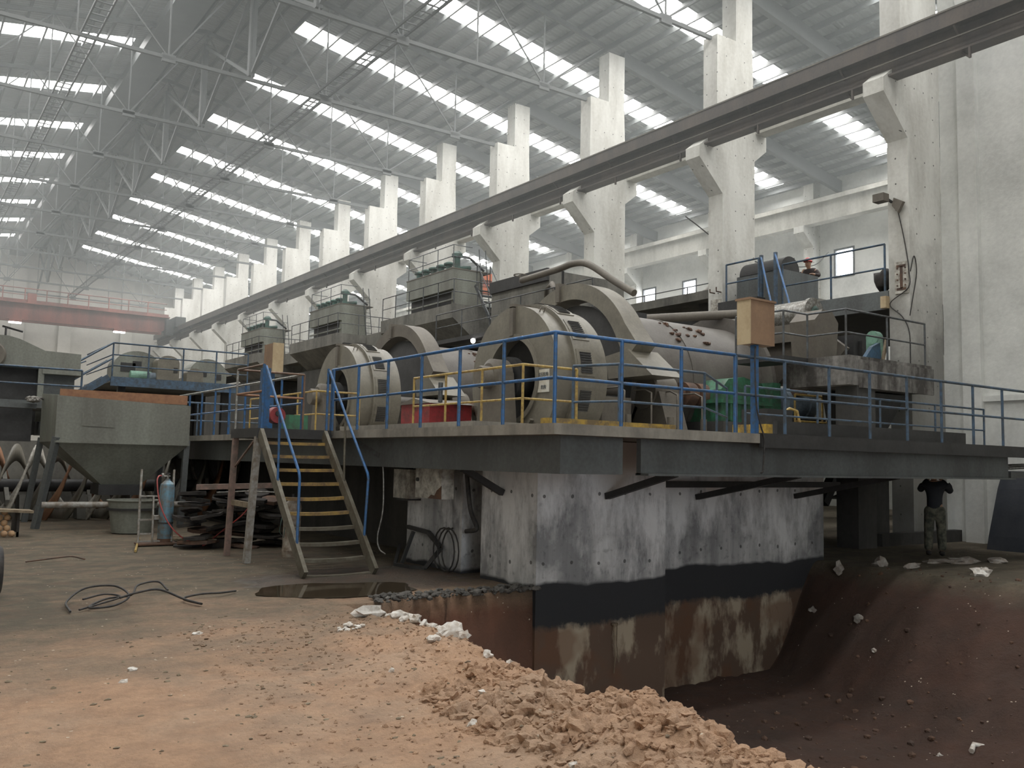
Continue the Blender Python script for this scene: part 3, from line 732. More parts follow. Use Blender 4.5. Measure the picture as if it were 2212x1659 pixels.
def mill(dy, labs):
    yc, zc = 16.0+dy, 3.6
    t = thing('ball_mill', labs[0], 'mill', (15.6, yc, ZP), 'ball mills')
    o = MB().lathe('X', (0, yc, zc), [(13.35,0),(13.35,1.62),(13.55,1.62),(13.55,1.70),(15.2,1.70),(15.2,1.72),(15.26,1.72),(15.26,1.70),(17.72,1.70),(17.72,0)], 64).build('drum', 'drum_steel', t); smooth_by_angle(o)
    o = MB().lathe('X', (0, yc, zc), [(17.66,0),(17.66,2.02),(17.80,2.02),(17.80,1.7),(18.2,.9),(18.6,.8),(18.6,0)], 64).build('end_flange', 'drum_steel', t); smooth_by_angle(o)
    o = MB().lathe('X', (0, yc, zc), [(12.86,0),(12.86,.6),(13.0,1.78),(13.2,1.78),(13.2,0)], 64).build('girth_gear', 'dark_steel', t); smooth_by_angle(o)
    random.seed(5)
    mud = MB()
    for k in range(16):
        a = math.radians(100 + random.uniform(-4, 20) + 18); x = 14.9 + random.uniform(0, 1.3)
        a = PI - math.radians(random.uniform(38, 62))
        mud.rock((x, yc+1.70*cos(a), zc+1.70*sin(a)), random.uniform(.04,.10), k, (1,1,.6))
    mud.build('caked_mud', 'rust', t)
    g = thing('gear_guard', labs[1], 'gear guard', (13.1, yc, ZP), 'gear guards')
    # arched guard: ring upper part with straight skirt flaring to the pinion housing on the near side
    R0, R1, x0, x1 = 1.9, 2.27, 12.8, 13.34
    out = []; inn = []
    a0 = math.radians(-18); a1 = math.radians(150)
    n = 44
    for i in range(n+1):
        a = a0 + (a1-a0)*i/n
        out.append((yc + R1*cos(a), zc + R1*sin(a))); inn.append((yc + R0*cos(a), zc + R0*sin(a)))
    # a measured from +Y; the near side is a > 90
    d = Vector((-sin(a1), cos(a1))); e = Vector(out[-1]) + d*.55; f = Vector(inn[-1]) + d*.72
    out.append((e.x-.12, e.y)); inn.append((f.x+.02, f.y))
    m = len(out); vs = []
    for x in (x0, x1):
        vs += [(x, y, z) for y, z in out] + [(x, y, z) for y, z in inn]
    fs = []
    for i in range(m-1):
        fs += [(i, i+1, m+i+1, m+i), (2*m+i, 3*m+i, 3*m+i+1, 2*m+i+1), (i, 2*m+i, 2*m+i+1, i+1), (m+i, m+i+1, 3*m+i+1, 3*m+i)]
    fs += [(0, m, 3*m, 2*m), (m-1, 3*m-1, 4*m-1, 2*m-1)]
    o = MB().add(vs, fs).build('arch', 'machine_beige' if dy == 0 else 'machine_dusty', g); smooth_by_angle(o)
    MB().box(12.74, 13.40, yc+.26, yc+.40, zc+R0-.02, zc+R1+.06).build('flange_seam', 'machine_dusty', g)
    MB().prism([(yc-2.9, 3.55), (yc-1.55, 3.55), (yc-1.45, 4.05), (yc-2.15, 4.15)], 'YZ', 12.72, 13.6).build('pinion_hood', 'machine_beige', g)
    MB().box(12.9, 13.2, yc-2.75, yc+2.2, 2.19, 2.5).build('sole_plate', 'machine_dusty', g)
    # pinion bearing
    p = thing('pinion_bearing', labs[2], 'bearing', (13.8, yc-1.8, ZP), 'pinion bearings')
    yp = yc-1.8
    MB().prism([(yp-.75, 2.42), (yp+.75, 2.42), (yp+.45, 3.3), (yp-.45, 3.3)], 'YZ', 13.55, 14.15).build('pedestal', 'machine_dusty', p)
    o = MB().lathe('X', (0, yp, 3.33), [(13.5,0),(13.5,.40),(14.2,.40),(14.2,0)], 28).build('bearing_cap', 'machine_dusty', p); smooth_by_angle(o)
    MB().box(11.6, 14.9, yp-1.15, yp+.9, 2.19, 2.42).build('base_plate', 'grey_concrete', p)
    for x in (12.2, 13.4, 14.4):
        for yy in (-.95,):
            MB().tube((x, yp+yy, 2.4), (x, yp+yy, 2.72), .07).build('anchor_bolt', 'machine_dusty', p)
    MB().box(11.9, 12.7, yp-.5, yp+.5, 2.42, 3.1).build('bearing_box', 'machine_dusty', p)
    MB().tube((14.2, yp, 3.33), (15.9, yp, 3.33), .14, 18).build('shaft', 'rust', p)
    o = MB().lathe('X', (0, yp, 3.33), [(14.7,0),(14.7,.28),(15.0,.28),(15.0,.2),(15.1,.2),(15.1,.28),(15.4,.28),(15.4,0)], 24).build('coupling', 'rust', p); smooth_by_angle(o)
    for k in range(4):
        x = 12.1 + k*.75
        MB().path([(x, yp-.95, 2.42), (x, yp-.95, 3.05), (x+.05, yp-.9, 3.2), (x+.15, yp-.6, 3.3), (x+.2, yp-.2, 3.3)], .018, 6).build('oil_pipe', 'machine_dusty', p)
mill(0, ('nearer grey ball mill drum with caked mud on its side', 'nearer tall arched gear guard behind the front ring motor', 'dusty pinion bearing on its base before the nearer mill'))
mill(8.5, ('farther ball mill partly hidden behind the front motor', 'farther dusty arched gear guard left of the front motor', 'dusty pinion bearing of the farther mill beside a red box'))

GB = thing('gearbox', 'green gearbox beside the nearer mill behind the blue post', 'gearbox', (16.2, 14.2, ZP))
o = MB().prism([(15.35,2.72),(17.0,2.72),(17.0,3.35),(16.75,3.66),(16.1,3.78),(15.6,3.70),(15.35,3.45)], 'XZ', 13.6, 14.8).build('casing', 'green_paint', GB)
MB().box(15.25, 17.1, 13.5, 14.9, 3.14, 3.22).build('split_flange', 'green_paint', GB)
for x in (15.6, 16.2, 16.75): MB().box(x-.03, x+.03, 13.52, 13.6, 2.75, 3.55).build('rib', 'green_paint', GB)
MB().box(15.2, 17.2, 13.4, 15., 2.19, 2.72).build('base', 'dark_concrete', GB)
DM = thing('drive_motor', 'small grey blue electric motor right of the green gearbox', 'motor', (18.7, 14.2, ZP))
o = MB().lathe('X', (0,14.2,3.33), [(18.1,0),(18.1,.36),(18.85,.40),(18.86,.44),(19.15,.44),(19.2,.3),(19.2,0)], 28).build('body', 'blue_motor', DM); smooth_by_angle(o)
MB().box(18.25, 18.6, 13.7, 13.95, 3.5, 3.85).build('terminal_box', 'rust', DM)
MB().tube((17.0,14.2,3.33), (18.1,14.2,3.33), .10, 14).build('shaft', 'machine_dusty', DM)
MB().box(17.4, 17.7, 13.8, 14.6, 2.9, 3.75).build('brake_frame', 'green_paint', DM)
MB().box(17.9, 19.2, 13.6, 14.8, 2.72, 2.94).build('foot', 'dark_steel', DM)
MB().box(17.6, 19.3, 13.5, 14.9, 2.19, 2.72).build('base', 'dark_concrete', DM)
YB = thing('pump_set', 'yellow painted steel base with dark pump at the deck edge', 'pump base', (13.85, 11.1, ZP))
MB().box(13.3, 14.4, 10.7, 11.5, ZP, 2.52).build('base', 'yellow_paint', YB)
MB().box(13.45, 14.2, 10.8, 11.4, 2.52, 2.82).build('pump', 'dark_steel', YB)
MB().path([(14.1,11.0,2.75),(14.25,10.9,2.86),(14.4,10.85,2.82),(14.45,10.8,2.5)], .03).build('pipe', 'yellow_rail', YB)
solo(MB().box(6.75, 7.9, 8.75, 8.95, ZP, 2.29).box(7.9, 8.95, 8.75, 8.95, ZP, 2.285), 'kerb', 'yellow_paint', 'low yellow painted kerb along the deck behind the blue corner rail', 'kerb', (7.85, 8.85, ZP))
solo(MB().box(7.2, 9.0, 11.2, 16.0, ZP, 2.33), 'plinth', 'slab_concrete', 'low concrete plinth under the nearer yellow rail', 'plinth', (8.1, 13.6, ZP))
RB = thing('oil_station', 'red painted oil station box between the two ring motors', 'oil station', (9.2, 16.2, ZP))
MB().box(8.9, 9.9, 15.5, 16.7, ZP, 2.86).build('tank', 'red_paint', RB)
MB().prism([(15.4,2.86),(16.8,2.86),(16.1,2.98)], 'YZ', 8.85, 9.95).build('lid', 'machine_dusty', RB)
MB().tube((9.2,15.6,2.9), (9.2,15.6,3.3), .05).build('pipe', 'grey_rail', RB)
HR = thing('hose_reel', 'red enamel drum cover hung beside the head of the stair', 'reel', (5.62, 15.2, ZP))
o = MB().lathe('Y', (5.62, 15.2, 2.45), [(-.09,0),(-.09,.14),(.09,.15),(.09,0)], 24).build('drum', 'red_paint', HR); smooth_by_angle(o)
MB().lathe('Y', (5.62, 15.1, 2.48), [(-.02,0),(-.02,.05),(.02,.05)], 14).build('hub', 'dark_steel', HR)
MB().box(5.58, 5.66, 15.2, 15.26, ZP, 2.4).build('stand', 'dark_steel', HR)
GBX = solo(MB().box(6.55, 6.95, 17.0, 17.55, ZP, 2.56), 'storage_bin', 'green_paint', 'small green bin on the deck behind the stair head', 'bin', (6.75, 17.2, ZP))

# lamp and switch cabinets on posts
C1 = thing('switch_cabinet', 'beige and brown steel cabinet on a blue post at the right deck edge', 'cabinet', (9.86, 8.1, ZP))
MB().box(9.65, 10.17, 8.03, 8.24, 3.43, 4.04).build('box', 'cabinet_brown', C1)
MB().box(9.635, 9.655, 8.02, 8.25, 3.42, 4.045).build('side_door', 'cabinet_beige', C1)
MB().box(9.62, 10.19, 8.01, 8.27, 4.04, 4.07).build('cover', 'cabinet_brown', C1)
MB().box(9.82, 9.90, 8.09, 8.17, ZP, 3.43).build('post', 'blue_rail', C1)
MB().path(sp([(9.80,8.06,3.4),(9.76,8.04,3.2),(9.80,8.05,2.6),(9.88,8.04,2.3),(9.93,8.02,2.1),(9.90,8.02,1.7),(9.86,8.02,1.65)]), .012, 6).build('cable', 'black_rubber', C1)
C2 = thing('switch_cabinet', 'beige and brown steel cabinet standing behind the head of the stair', 'cabinet', (6.5, 17.9, ZP))
MB().box(6.40, 6.62, 17.67, 18.16, 3.46, 4.05).build('box', 'cabinet_brown', C2)
MB().box(6.40, 6.63, 17.65, 17.67, 3.45, 4.06).build('door', 'cabinet_beige', C2)
MB().box(6.46, 6.54, 17.87, 17.95, ZP, 3.46).build('post', 'blue_rail', C2)

# ------------------------------------------------------------------ left side: hopper, bin, spiral classifier
HP = thing('hopper', 'grey green steel feed hopper on four splayed legs with rusty top band', 'hopper', (4.5, 23., 0))
xa, xb, ya, yb, zt, zm, zb = 3.09, 6.0, 22., 24.4, 2.93, 1.95, .98
mb = MB()
mb.add([(xa,ya,zm),(xb,ya,zm),(xb,ya,zt-.05),(xa,ya,zt+.05),(xa,yb,zm),(xb,yb,zm),(xb,yb,zt+.2),(xa,yb,zt+.2)],
       [(0,1,2,3),(1,5,6,2),(5,4,7,6),(4,0,3,7)])
mb.add([(xa+.05,ya+.05,zm),(xb-.05,ya+.05,zm),(xb-.05,yb-.05,zm),(xa+.05,yb-.05,zm),(xa+.05,ya+.05,zt-.06),(xb-.05,ya+.05,zt-.1),(xb-.05,yb-.05,zt+.1),(xa+.05,yb-.05,zt+.1)],
       [(0,4,5,1),(1,5,6,2),(2,6,7,3),(3,7,4,0)])
mb.build('body', 'machine_green', HP)
cx0, cx1, cy0, cy1 = 4.2, 5.08, 22.6, 23.5
mb = MB().add([(xa,ya,zm),(xb,ya,zm),(xb,yb,zm),(xa,yb,zm),(cx0,cy0,zb),(cx1,cy0,zb),(cx1,cy1,zb),(cx0,cy1,zb)], [(0,4,5,1),(1,5,6,2),(2,6,7,3),(3,7,4,0)])
mb.build('funnel', 'machine_green', HP)
MB().box(cx0-.05, cx1+.05, cy0-.05, cy1+.05, zb-.25, zb).build('outlet', 'dark_steel', HP)
MB().box(xa+.05, xb-.08, 22.02, 22.08, zt-.02, zt+.2).build('top_band', 'orange_rust', HP)
MB().bar((xa,21.98,zm), (xb,21.98,zm), .04, .05).build('seam_angle', 'machine_green', HP)
for (x0, y0, x1, y1) in ((xa,ya,2.86,22.4), (xb-.06,ya+.1,5.86,21.9), (xa,yb,2.9,24.6), (xb-.06,yb,5.9,24.5)):
    MB().bar((x1,y1,0), (x0+.04,y0+.03,zm+.1), .13).build('leg', 'girder_steel', HP)
MB().add([(3.62,21.985,2.60),(4.30,21.985,2.58),(4.30,21.985,2.30),(3.62,21.985,2.32),(3.62,22.01,2.60),(4.30,22.01,2.58),(4.30,22.01,2.30),(3.62,22.01,2.32)],
         [(0,1,2,3),(0,4,5,1),(1,5,6,2),(2,6,7,3),(3,7,4,0)]).build('patch_plate', 'machine_green', HP)
solo(MB().prism([(2.9,24.4),(2.0,24.5),(2.0,24.52),(2.9,24.48)], 'XY', 1.95, 2.75).prism([(-.5,24.4),(2.,24.4),(2.,26.),(-.5,26.)], 'XY', 1.95, 2.75), 'bunker', 'dark_steel', 'dark open sided bunker box left of the feed hopper', 'bunker', (1.2, 25, 0))
solo(MB().bar((-.5,24.2,2.86), (2.95,24.2,2.80), .16, .12), 'deck_beam', 'girder_steel', 'long grey steel beam above the dark bunker box', 'beam', (1.2, 24.2, 2.8))
mb = MB()
for k in range(12): mb.rock((2.95+.05*(k%4)-.1+random.uniform(-.12,.12), 24.0+random.uniform(-.2,.2), 2.93+.03*(k//4)), .10, k, (1,1,.5))
solo(mb, 'sack', 'sack', 'crumpled grey sack lying on the top corner of the feed hopper', 'sack', (2.95, 24., 2.9), kind='thing')
BN = thing('slag_bucket', 'round dark steel bucket beneath the hopper outlet', 'bucket', (4.55, 20.6, 0))
o = MB().lathe('Z', (4.5,20.6,0), [(0.02,0),(.02,.40),(.68,.50),(.70,.53),(.72,.53),(.72,.47),(.62,.46),(.1,.36),(.1,0)], 28).build('shell', 'machine_green', BN); smooth_by_angle(o)
MB().lathe('Z', (4.5,20.6,.5), [(0,.495),(0,.52),(.05,.525),(.05,.49)], 28).build('hoop', 'dark_steel', BN)
SP = thing('spiral_classifier', 'row of big rusty spiral flights on a shaft behind the hopper', 'spiral', (4., 25.6, .8))
MB().tube((-.8,25.6,.85), (8.2,25.6,.85), .16, 16).build('shaft', 'dark_steel', SP)
for ph in (0, PI/2, PI, 1.5*PI):
    vs = []; fs = []; n = 200; pitch = 1.9
    for i in range(n+1):
        a = 2*PI*i/28 + ph; x = -.6 + pitch*i/28
        if x > 8.2: break
        for r in (.62, 1.05):
            vs.append((x, 25.6+r*sin(a), .85+r*cos(a)))
        for r in (.62, 1.05): vs.append((x+.05, 25.6+r*sin(a), .85+r*cos(a)))
    m = len(vs)//4
    for i in range(m-1):
        b0, b1 = 4*i, 4*i+4
        fs += [(b0,b0+1,b1+1,b1), (b0+2,b1+2,b1+3,b0+3), (b0+1,b0+3,b1+3,b1+1), (b0,b1,b1+2,b0+2)]
    MB().add(vs, fs, True).build('flight', 'orange_rust' if ph == PI else 'cabinet_white' if ph == 0 else 'machine_beige', SP)
for k in range(9):
    x = -.3 + k*.95; a = k*1.4
    for s_ in (0, PI): MB().bar((x, 25.6+.2*sin(a+s_), .85+.2*cos(a+s_)), (x, 25.6+.8*sin(a+s_), .85+.8*cos(a+s_)), .1, .14).build('arm', 'grey_concrete', SP)
MB().box(-1.0, 8.2, 26.9, 27.1, 0, 2.0).build('trough_wall', 'grey_concrete', SP)
for x in (.2, 1.6, 3.0, 4.3, 5.6, 7.0):
    MB().prism([(25.0,.02),(26.2,.02),(25.9,.62),(25.3,.62)], 'YZ', x-.16, x+.16).build('cradle', 'grey_concrete', SP)
solo(MB().tube((2.9,21.9,.55), (6.0,21.6,.55), .07, 12), 'pipe', 'grey_leg', 'long grey pipe lying low between the hopper legs', 'pipe', (4.4, 21.7, .5))

# gas cylinder on its trolley
TR = thing('cylinder_trolley', 'grey tube trolley carrying the blue gas cylinder', 'trolley', (4.25, 17.7, 0))
for x in (4.02, 4.62):
    MB().path([(x-.02,17.72,.06), (x,17.85,.7), (x+.05,18.05,1.42)], .022).build('side_tube', 'grey_leg', TR)
MB().path([(4.25,17.72,.06),(4.25,17.80,.92),(4.02,17.86,.92)], .02).build('inner_tube', 'grey_leg', TR)
for zz in (.08, .22, .48, .92): MB().bar((4.0,17.74+.1*zz,zz), (4.62 if zz > .9 or zz < .1 else 4.26,17.74+.1*zz,zz), .03).build('rung', 'grey_leg', TR)
MB().box(3.98, 4.7, 17.55, 17.95, .02, .05).build('foot_plate', 'rust', TR)
MB().box(4.28, 4.42, 17.78, 18.0, .48, .55).build('shelf', 'grey_leg', TR)
CY = thing('gas_cylinder', 'tall weathered blue gas cylinder standing on its trolley', 'gas cylinder', (4.50, 17.80, .05))
o = MB().lathe('Z', (4.50,17.82,.05), [(0,0),(0,.125),(.03,.135),(1.03,.135),(1.10,.12),(1.15,.07),(1.17,.045),(1.20,.045),(1.20,0)], 24).build('body', 'cylinder_blue', CY); smooth_by_angle(o)
MB().lathe('Z', (4.50,17.82,.05), [(0,.137),(.07,.139),(.07,.13)], 24).build('foot_ring', 'rust', CY)
MB().lathe('Z', (4.50,17.82,.40), [(0,.137),(0,.141),(.03,.141),(.03,.137)], 24).build('band', 'black_rubber', CY)
v = MB(); v.tube((4.50,17.82,1.25), (4.50,17.82,1.34), .022); v.tube((4.42,17.82,1.30), (4.54,17.82,1.30), .014); v.build('valve', 'silver_rail', CY)
MB().lathe('X', (4.40,17.82,1.32), [(-.02,0),(-.02,.04),(.02,.04),(.02,0)], 14).build('gauge', 'silver_rail', CY)
MB().lathe('Z', (4.50,17.82,1.34), [(0,0),(0,.04),(.02,.04),(.02,0)], 12).build('hand_wheel', 'dark_steel', CY)
solo(MB().path(sp([(4.38,17.8,1.31),(4.30,17.7,1.30),(4.26,17.62,1.18),(4.30,17.5,.8),(4.46,17.4,.42),(4.7,17.3,.16),(4.95,17.2,.06),(5.05,17.1,.04),(5.25,16.8,.3),(5.45,16.3,.62),(5.5,16.0,.82)]), .013, 8),
     'gas_hose', 'red_hose', 'thin red gas hose drooping from the blue cylinder to the scrap pile', 'hose', (4.7, 17.3, .1))
solo(MB().tube((4.30,19.0,.03), (3.70,16.55,.03), .022, 10), 'stick', 'yellow_rail', 'pale yellow stick lying on the floor before the trolley', 'stick', (4., 17.7, 0))
PLK = thing('plank_bundle', 'two short pale planks leaning on the floor left of the stair legs', 'planks', (5.2, 17.6, 0))
MB().bar((4.98,18.75,.05), (5.30,16.9,.20), .18, .035).build('plank', 'wood', PLK)
MB().bar((4.80,18.55,.04), (5.08,16.75,.16), .17, .035).build('plank', 'wood', PLK)
MB().box(5.1, 5.5, 16.8, 17.3, .0, .16).build('block', 'scrap', PLK)
# heap of scrap behind the stair
SH = thing('scrap_pile', 'dark pile of torn scrap plates and boards behind the stair', 'scrap pile', (5.8, 17.2, 0))
random.seed(21)
for lay in range(11):
    zz = .05 + lay*.095
    for k in range(4):
        x = 4.95 + k*.40 + random.uniform(-.15, .15); y = 17.3 + random.uniform(-.6, .3); a = random.uniform(-.9, .9)
        L = random.uniform(.3, .62)*(1-.03*lay); W = random.uniform(.2, .4); tl = random.uniform(-.16, .16); tw = random.uniform(-.2, .2)
        top = []; n = 10
        for i in range(n):
            g = 2*PI*i/n; rr = 1 + .35*noise.noise(Vector((cos(g)*1.4, sin(g)*1.4, lay*3.1+k)))
            u, v = L*rr*cos(g)*.7, W*rr*sin(g)
            top.append(Vector((x + u*cos(a) - v*sin(a), y + u*sin(a) + v*cos(a), zz + u*tl + v*tw + .04*noise.noise(Vector((u*3, v*3, lay))))))
        bot = [p - Vector((0,0,random.uniform(.03,.07))) for p in top]
        for p in bot: p.z = max(p.z, .005)
        for p in top: p.z = max(p.z, .03)
        MB().add(top + bot, [tuple(range(n)), tuple(range(2*n-1, n-1, -1))] + [(q, n+q, n+(q+1) % n, (q+1) % n) for q in range(n)]).build('scrap_plate', 'scrap' if random.random() < .85 else 'rust', SH)
MB().bar((4.85,17.1,1.12), (6.25,16.4,1.18), .10, .10).build('beam', 'pink_leg', SH)
MB().path([(5.2,17.,1.02),(5.6,16.6,1.06),(6.1,16.3,1.05)], .014).build('wire', 'silver_rail', SH)

UC = thing('old_cylinder', 'rust stained white gas cylinder standing under the stair', 'gas cylinder', (5.85, 14.9, 0))
o = MB().lathe('Z', (5.88,14.9,0), [(0,0),(0,.15),(.12,.16),(.14,.15),(.80,.15),(.84,.16),(.92,.14),(.97,.08),(.99,.05),(.99,0)], 22).build('body', 'cylinder_white', UC); smooth_by_angle(o)
MB().tube((5.88,14.9,.99), (5.88,14.9,1.08), .03).build('valve', 'dark_steel', UC)
MB().path([(5.7,14.8,.9),(5.62,14.75,.6),(5.6,14.75,.45),(5.66,14.7,.35),(5.7,14.75,.6)], .008, 6).build('wire', 'teal_paint', UC)

# ball box at the left frame edge
BX = thing('ball_box', 'open timber box of steel balls with a plank lid at the left', 'box', (2.0, 20.8, 0))
MB().box(.9, 2.32, 20.4, 20.45, 0, .10).build('board', 'wood', BX)
MB().box(2.28, 2.33, 20.4, 21.3, 0, .52).build('side_post', 'scrap', BX)
MB().bar((.9,20.5,.60), (2.55,20.55,.50), .5, .05).build('lid', 'wood', BX)
random.seed(4)
balls = []
for r_ in range(5):
    for k in range(8):
        x = 1.25 + k*.135 + (.06 if r_ % 2 else 0) + random.uniform(-.01,.01); zz = .07 + r_*.105
        if x > 2.24 - .02*r_: continue
        balls.append((x, 20.42 + .03*r_, zz))
b0 = None
for k, p in enumerate(balls):
    if b0 is None:
        b0 = MB().lathe('Z', (0,0,0), [(-.066,.0),(-.057,.033),(-.033,.057),(0,.066),(.033,.057),(.057,.033),(.066,0)], 14, smooth=True).build('steel_ball', 'ball', None, (0,0,0)); o = b0
    else: o = b0.copy(); COL.objects.link(o)
    o.location = p; tag(o, 'rusty orange steel grinding ball piled in the timber box at the left', 'ball', 'grinding balls in the timber box')

# things on the floor in front
solo(MB().path(sp([(1.75,10.62,.03),(1.80,11.2,.05),(2.05,11.55,.14),(2.35,11.45,.16),(2.42,11.0,.10),(2.2,10.7,.05),(1.95,10.75,.04),(2.2,11.1,.07),(2.45,11.05,.10),(2.6,11.4,.16),(2.95,11.9,.12),(3.0,11.6,.05)]), .012, 8),
     'cable_coil', 'black_rubber', 'loose black cable coil lying on the dirt floor', 'cable', (2.2, 11, 0))
solo(MB().path(sp([(2.3,10.9,.10),(2.5,10.95,.14),(2.75,11.0,.15),(2.95,10.7,.07),(3.1,10.5,.03),(3.0,10.9,.04),(3.25,11.1,.05),(3.5,11.1,.05),(3.75,11.3,.03)]), .013, 8),
     'cable_tail', 'black_rubber', 'frayed black cable end trailing right from the coil', 'cable', (3, 10.8, 0))
solo(MB().path(sp([(1.85,10.7,.03),(2.1,10.9,.05),(2.35,11.1,.08),(2.2,11.25,.1),(1.95,11.1,.08)]), .011, 8), 'cable_offcut', 'black_rubber', 'short black cable offcut inside the cable coil', 'cable', (2.1, 10.9, 0))
solo(MB().path(sp([(1.9,15.6,.03),(2.4,15.75,.06),(2.6,15.9,.05),(2.75,15.7,.02)]), .012, 6), 'wire_scrap', 'rust', 'thin bent rusty wire on the grey floor', 'wire', (2.3,15.7,0))
TY = thing('rubber_tyre', 'dark rubber tyre lying cut off at the left frame edge', 'tyre', (1.0, 12.3, 0))
o = MB().lathe('X', (1.12,12.35,.30), [(-.12,.16),(-.13,.27),(-.08,.31),(.08,.31),(.13,.27),(.12,.16)], 28, smooth=True, closed=True).build('tread', 'black_rubber', TY)

# things hung on and leaning at the foundation
E1 = thing('junction_box', 'stained white switch box with a torn lower corner under the deck', 'switch box', (6.9, 12, 1.1))
MB().box(6.88, 7.1, 11.56, 12.36, 1.14, 1.66).build('box', 'cabinet_white', E1)
MB().prism([(11.56,1.14),(11.95,1.14),(11.85,1.20),(11.75,1.19),(11.68,1.27),(11.58,1.32),(11.56,1.34)], 'YZ', 6.872, 6.885).build('torn_patch', 'rust', E1)
MB().lathe('X', (6.87,12.27,1.42), [(-.02,0),(-.02,.03),(.02,.03),(.02,0)], 12).build('lock', 'dark_steel', E1)
MB().box(6.9, 7.35, 11.9, 12.0, 1.66, 1.72).build('hanger', 'dark_steel', E1)
E2 = thing('junction_box', 'plain stained white switch box left of the torn one under the deck', 'switch box', (7.2, 13.2, 1.1))
MB().box(7.12, 7.34, 12.98, 13.55, 1.08, 1.56).build('box', 'cabinet_white', E2)
MB().box(7.1, 7.36, 13.0, 13.5, 1.05, 1.08).build('lip', 'dark_steel', E2)
MB().box(7.15, 7.3, 13.2, 13.3, 1.56, 1.62).build('hanger', 'dark_steel', E2)
FR = thing('angle_frame', 'bent dark angle iron frame leaning on the foundation', 'frame', (7.1, 12.6, 0))
P6 = [(7.28,13.3,.60),(7.28,12.6,.56),(7.26,12.15,.35),(7.1,12.35,.03),(6.95,12.6,.02),(6.9,13.0,.02)]
for a, c in zip(P6, P6[1:]): MB().bar(a, c, .06).build('angle_bar', 'dark_steel', FR)
MB().bar((7.2,12.95,.55), (7.0,12.95,.05), .05).build('angle_bar', 'dark_steel', FR)
MB().bar((6.9,13.0,.02), (7.2,13.4,.3), .05).build('angle_bar', 'dark_steel', FR)
pts = []
for k in range(40):
    a = k*2*PI/16; pts.append((7.22 - .012*k*.2, 11.75 + .28*sin(a) + .004*k, .36 + .33*cos(a)))
solo(MB().path(pts, .013, 6), 'wire_coil', 'black_rubber', 'coil of black wire hung on the foundation below the slot', 'cable', (7.2, 11.75, .1))
solo(MB().path(sp([(7.25,11.45,1.6),(7.3,11.45,1.2),(7.32,11.4,.95),(7.33,11.25,.72),(7.3,11.5,.66)]), .035, 8), 'duct_hose', 'black_rubber', 'thick black hose hanging in the slot of the foundation', 'hose', (7.3, 11.4, .7))
solo(MB().path(sp([(6.6,13.0,1.85),(6.62,12.95,1.4),(6.60,12.9,.9),(6.55,12.95,.5),(6.56,12.9,.3),(6.62,12.8,.22)]), .012, 6), 'hanging_cable', 'silver_rail', 'thin pale cable hanging from the deck edge right of the stair', 'cable', (6.6, 12.9, .3))
solo(MB().bar((6.62,13.9,2.0), (6.62,13.05,1.78), .09), 'bracket_bar', 'grey_rail', 'short grey steel bar slanting under the deck edge near the hanging cable', 'bar', (6.62, 13.4, 1.8))
# puddle
mb = MB(); n = 26; cx, cy = 5.0, 10.95
ring = []
for k in range(n):
    a = 2*PI*k/n; r = 1 + .25*noise.noise(Vector((cos(a)*1.5, sin(a)*1.5, 2)))
    ring.append((cx + 1.05*r*cos(a) - .2*sin(a), cy + .66*r*sin(a), .010))
mb.add([(cx,cy,.010)] + ring, [(0, 1+k, 1+(k+1) % n) for k in range(n)])
m, nt, b, g = base_nodes('water'); b.inputs['Base Color'].default_value = (.05,.038,.025,1); b.inputs['Roughness'].default_value = .06; M['water'] = m
solo(mb, 'puddle', 'water', 'shallow dark puddle at the foot of the stair', 'puddle', (cx, cy, .02))

# ------------------------------------------------------------------ left background: machines behind the hopper
FP = thing('fan_platform', 'blue edged steel platform with rails carrying the pale fan casings', 'platform', (8.5, 33., 0))
MB().box(6.07, 10.75, 32., 37., 4.08, 4.26).build('deck', 'grey_concrete', FP)
MB().box(6.05, 10.77, 31.92, 32., 3.95, 4.26).build('edge_channel', 'blue_dull_and_shaded', FP)
for x in (6.6, 10.2):
    for y in (33., 36.5): MB().box(x-.12, x+.12, y-.12, y+.12, 0, 4.08).build('leg', 'dark_steel', FP)
MB().box(6.3, 10.6, 36.8, 37., 0, 4.1).build('back_wall', 'dark_concrete', FP)
up = 4.26
MB().path([(6.1,36.8,up+1.15),(6.1,32.05,up+1.15),(10.7,32.05,up+1.15)], .028).build('top_rail', 'blue_dull_and_shaded', FP)
for hh in (.75, .38): MB().path([(6.1,36.8,up+hh),(6.1,32.05,up+hh),(10.7,32.05,up+hh)], .022).build('mid_rail', 'blue_dull_and_shaded', FP)
for k in range(5): MB().tube((6.1+1.15*k,32.05,up), (6.1+1.15*k,32.05,up+1.15), .028).build('post', 'blue_dull_and_shaded', FP)
for s in (0, .9):
    MB().bar((6.02,32.1+s,up-.02), (4.5,32.1+s,up-1.1), .08, .22).build('stringer', 'blue_dull_and_shaded', FP)
    for hh in (1.15, .62): MB().path([(6.1,32.05+s,up+hh),(4.55,32.05+s,up+hh-1.08)], .028).build('handrail', 'blue_dull_and_shaded', FP)
MB().tube((4.55,32.05,3.1), (4.55,32.05,4.35), .04).build('newel', 'blue_dull_and_shaded', FP)
MB().path([(4.55,32.1,4.3),(4.55,34.,4.4),(5.6,34.,4.9)], .024).build('back_rail', 'blue_dull_and_shaded', FP)
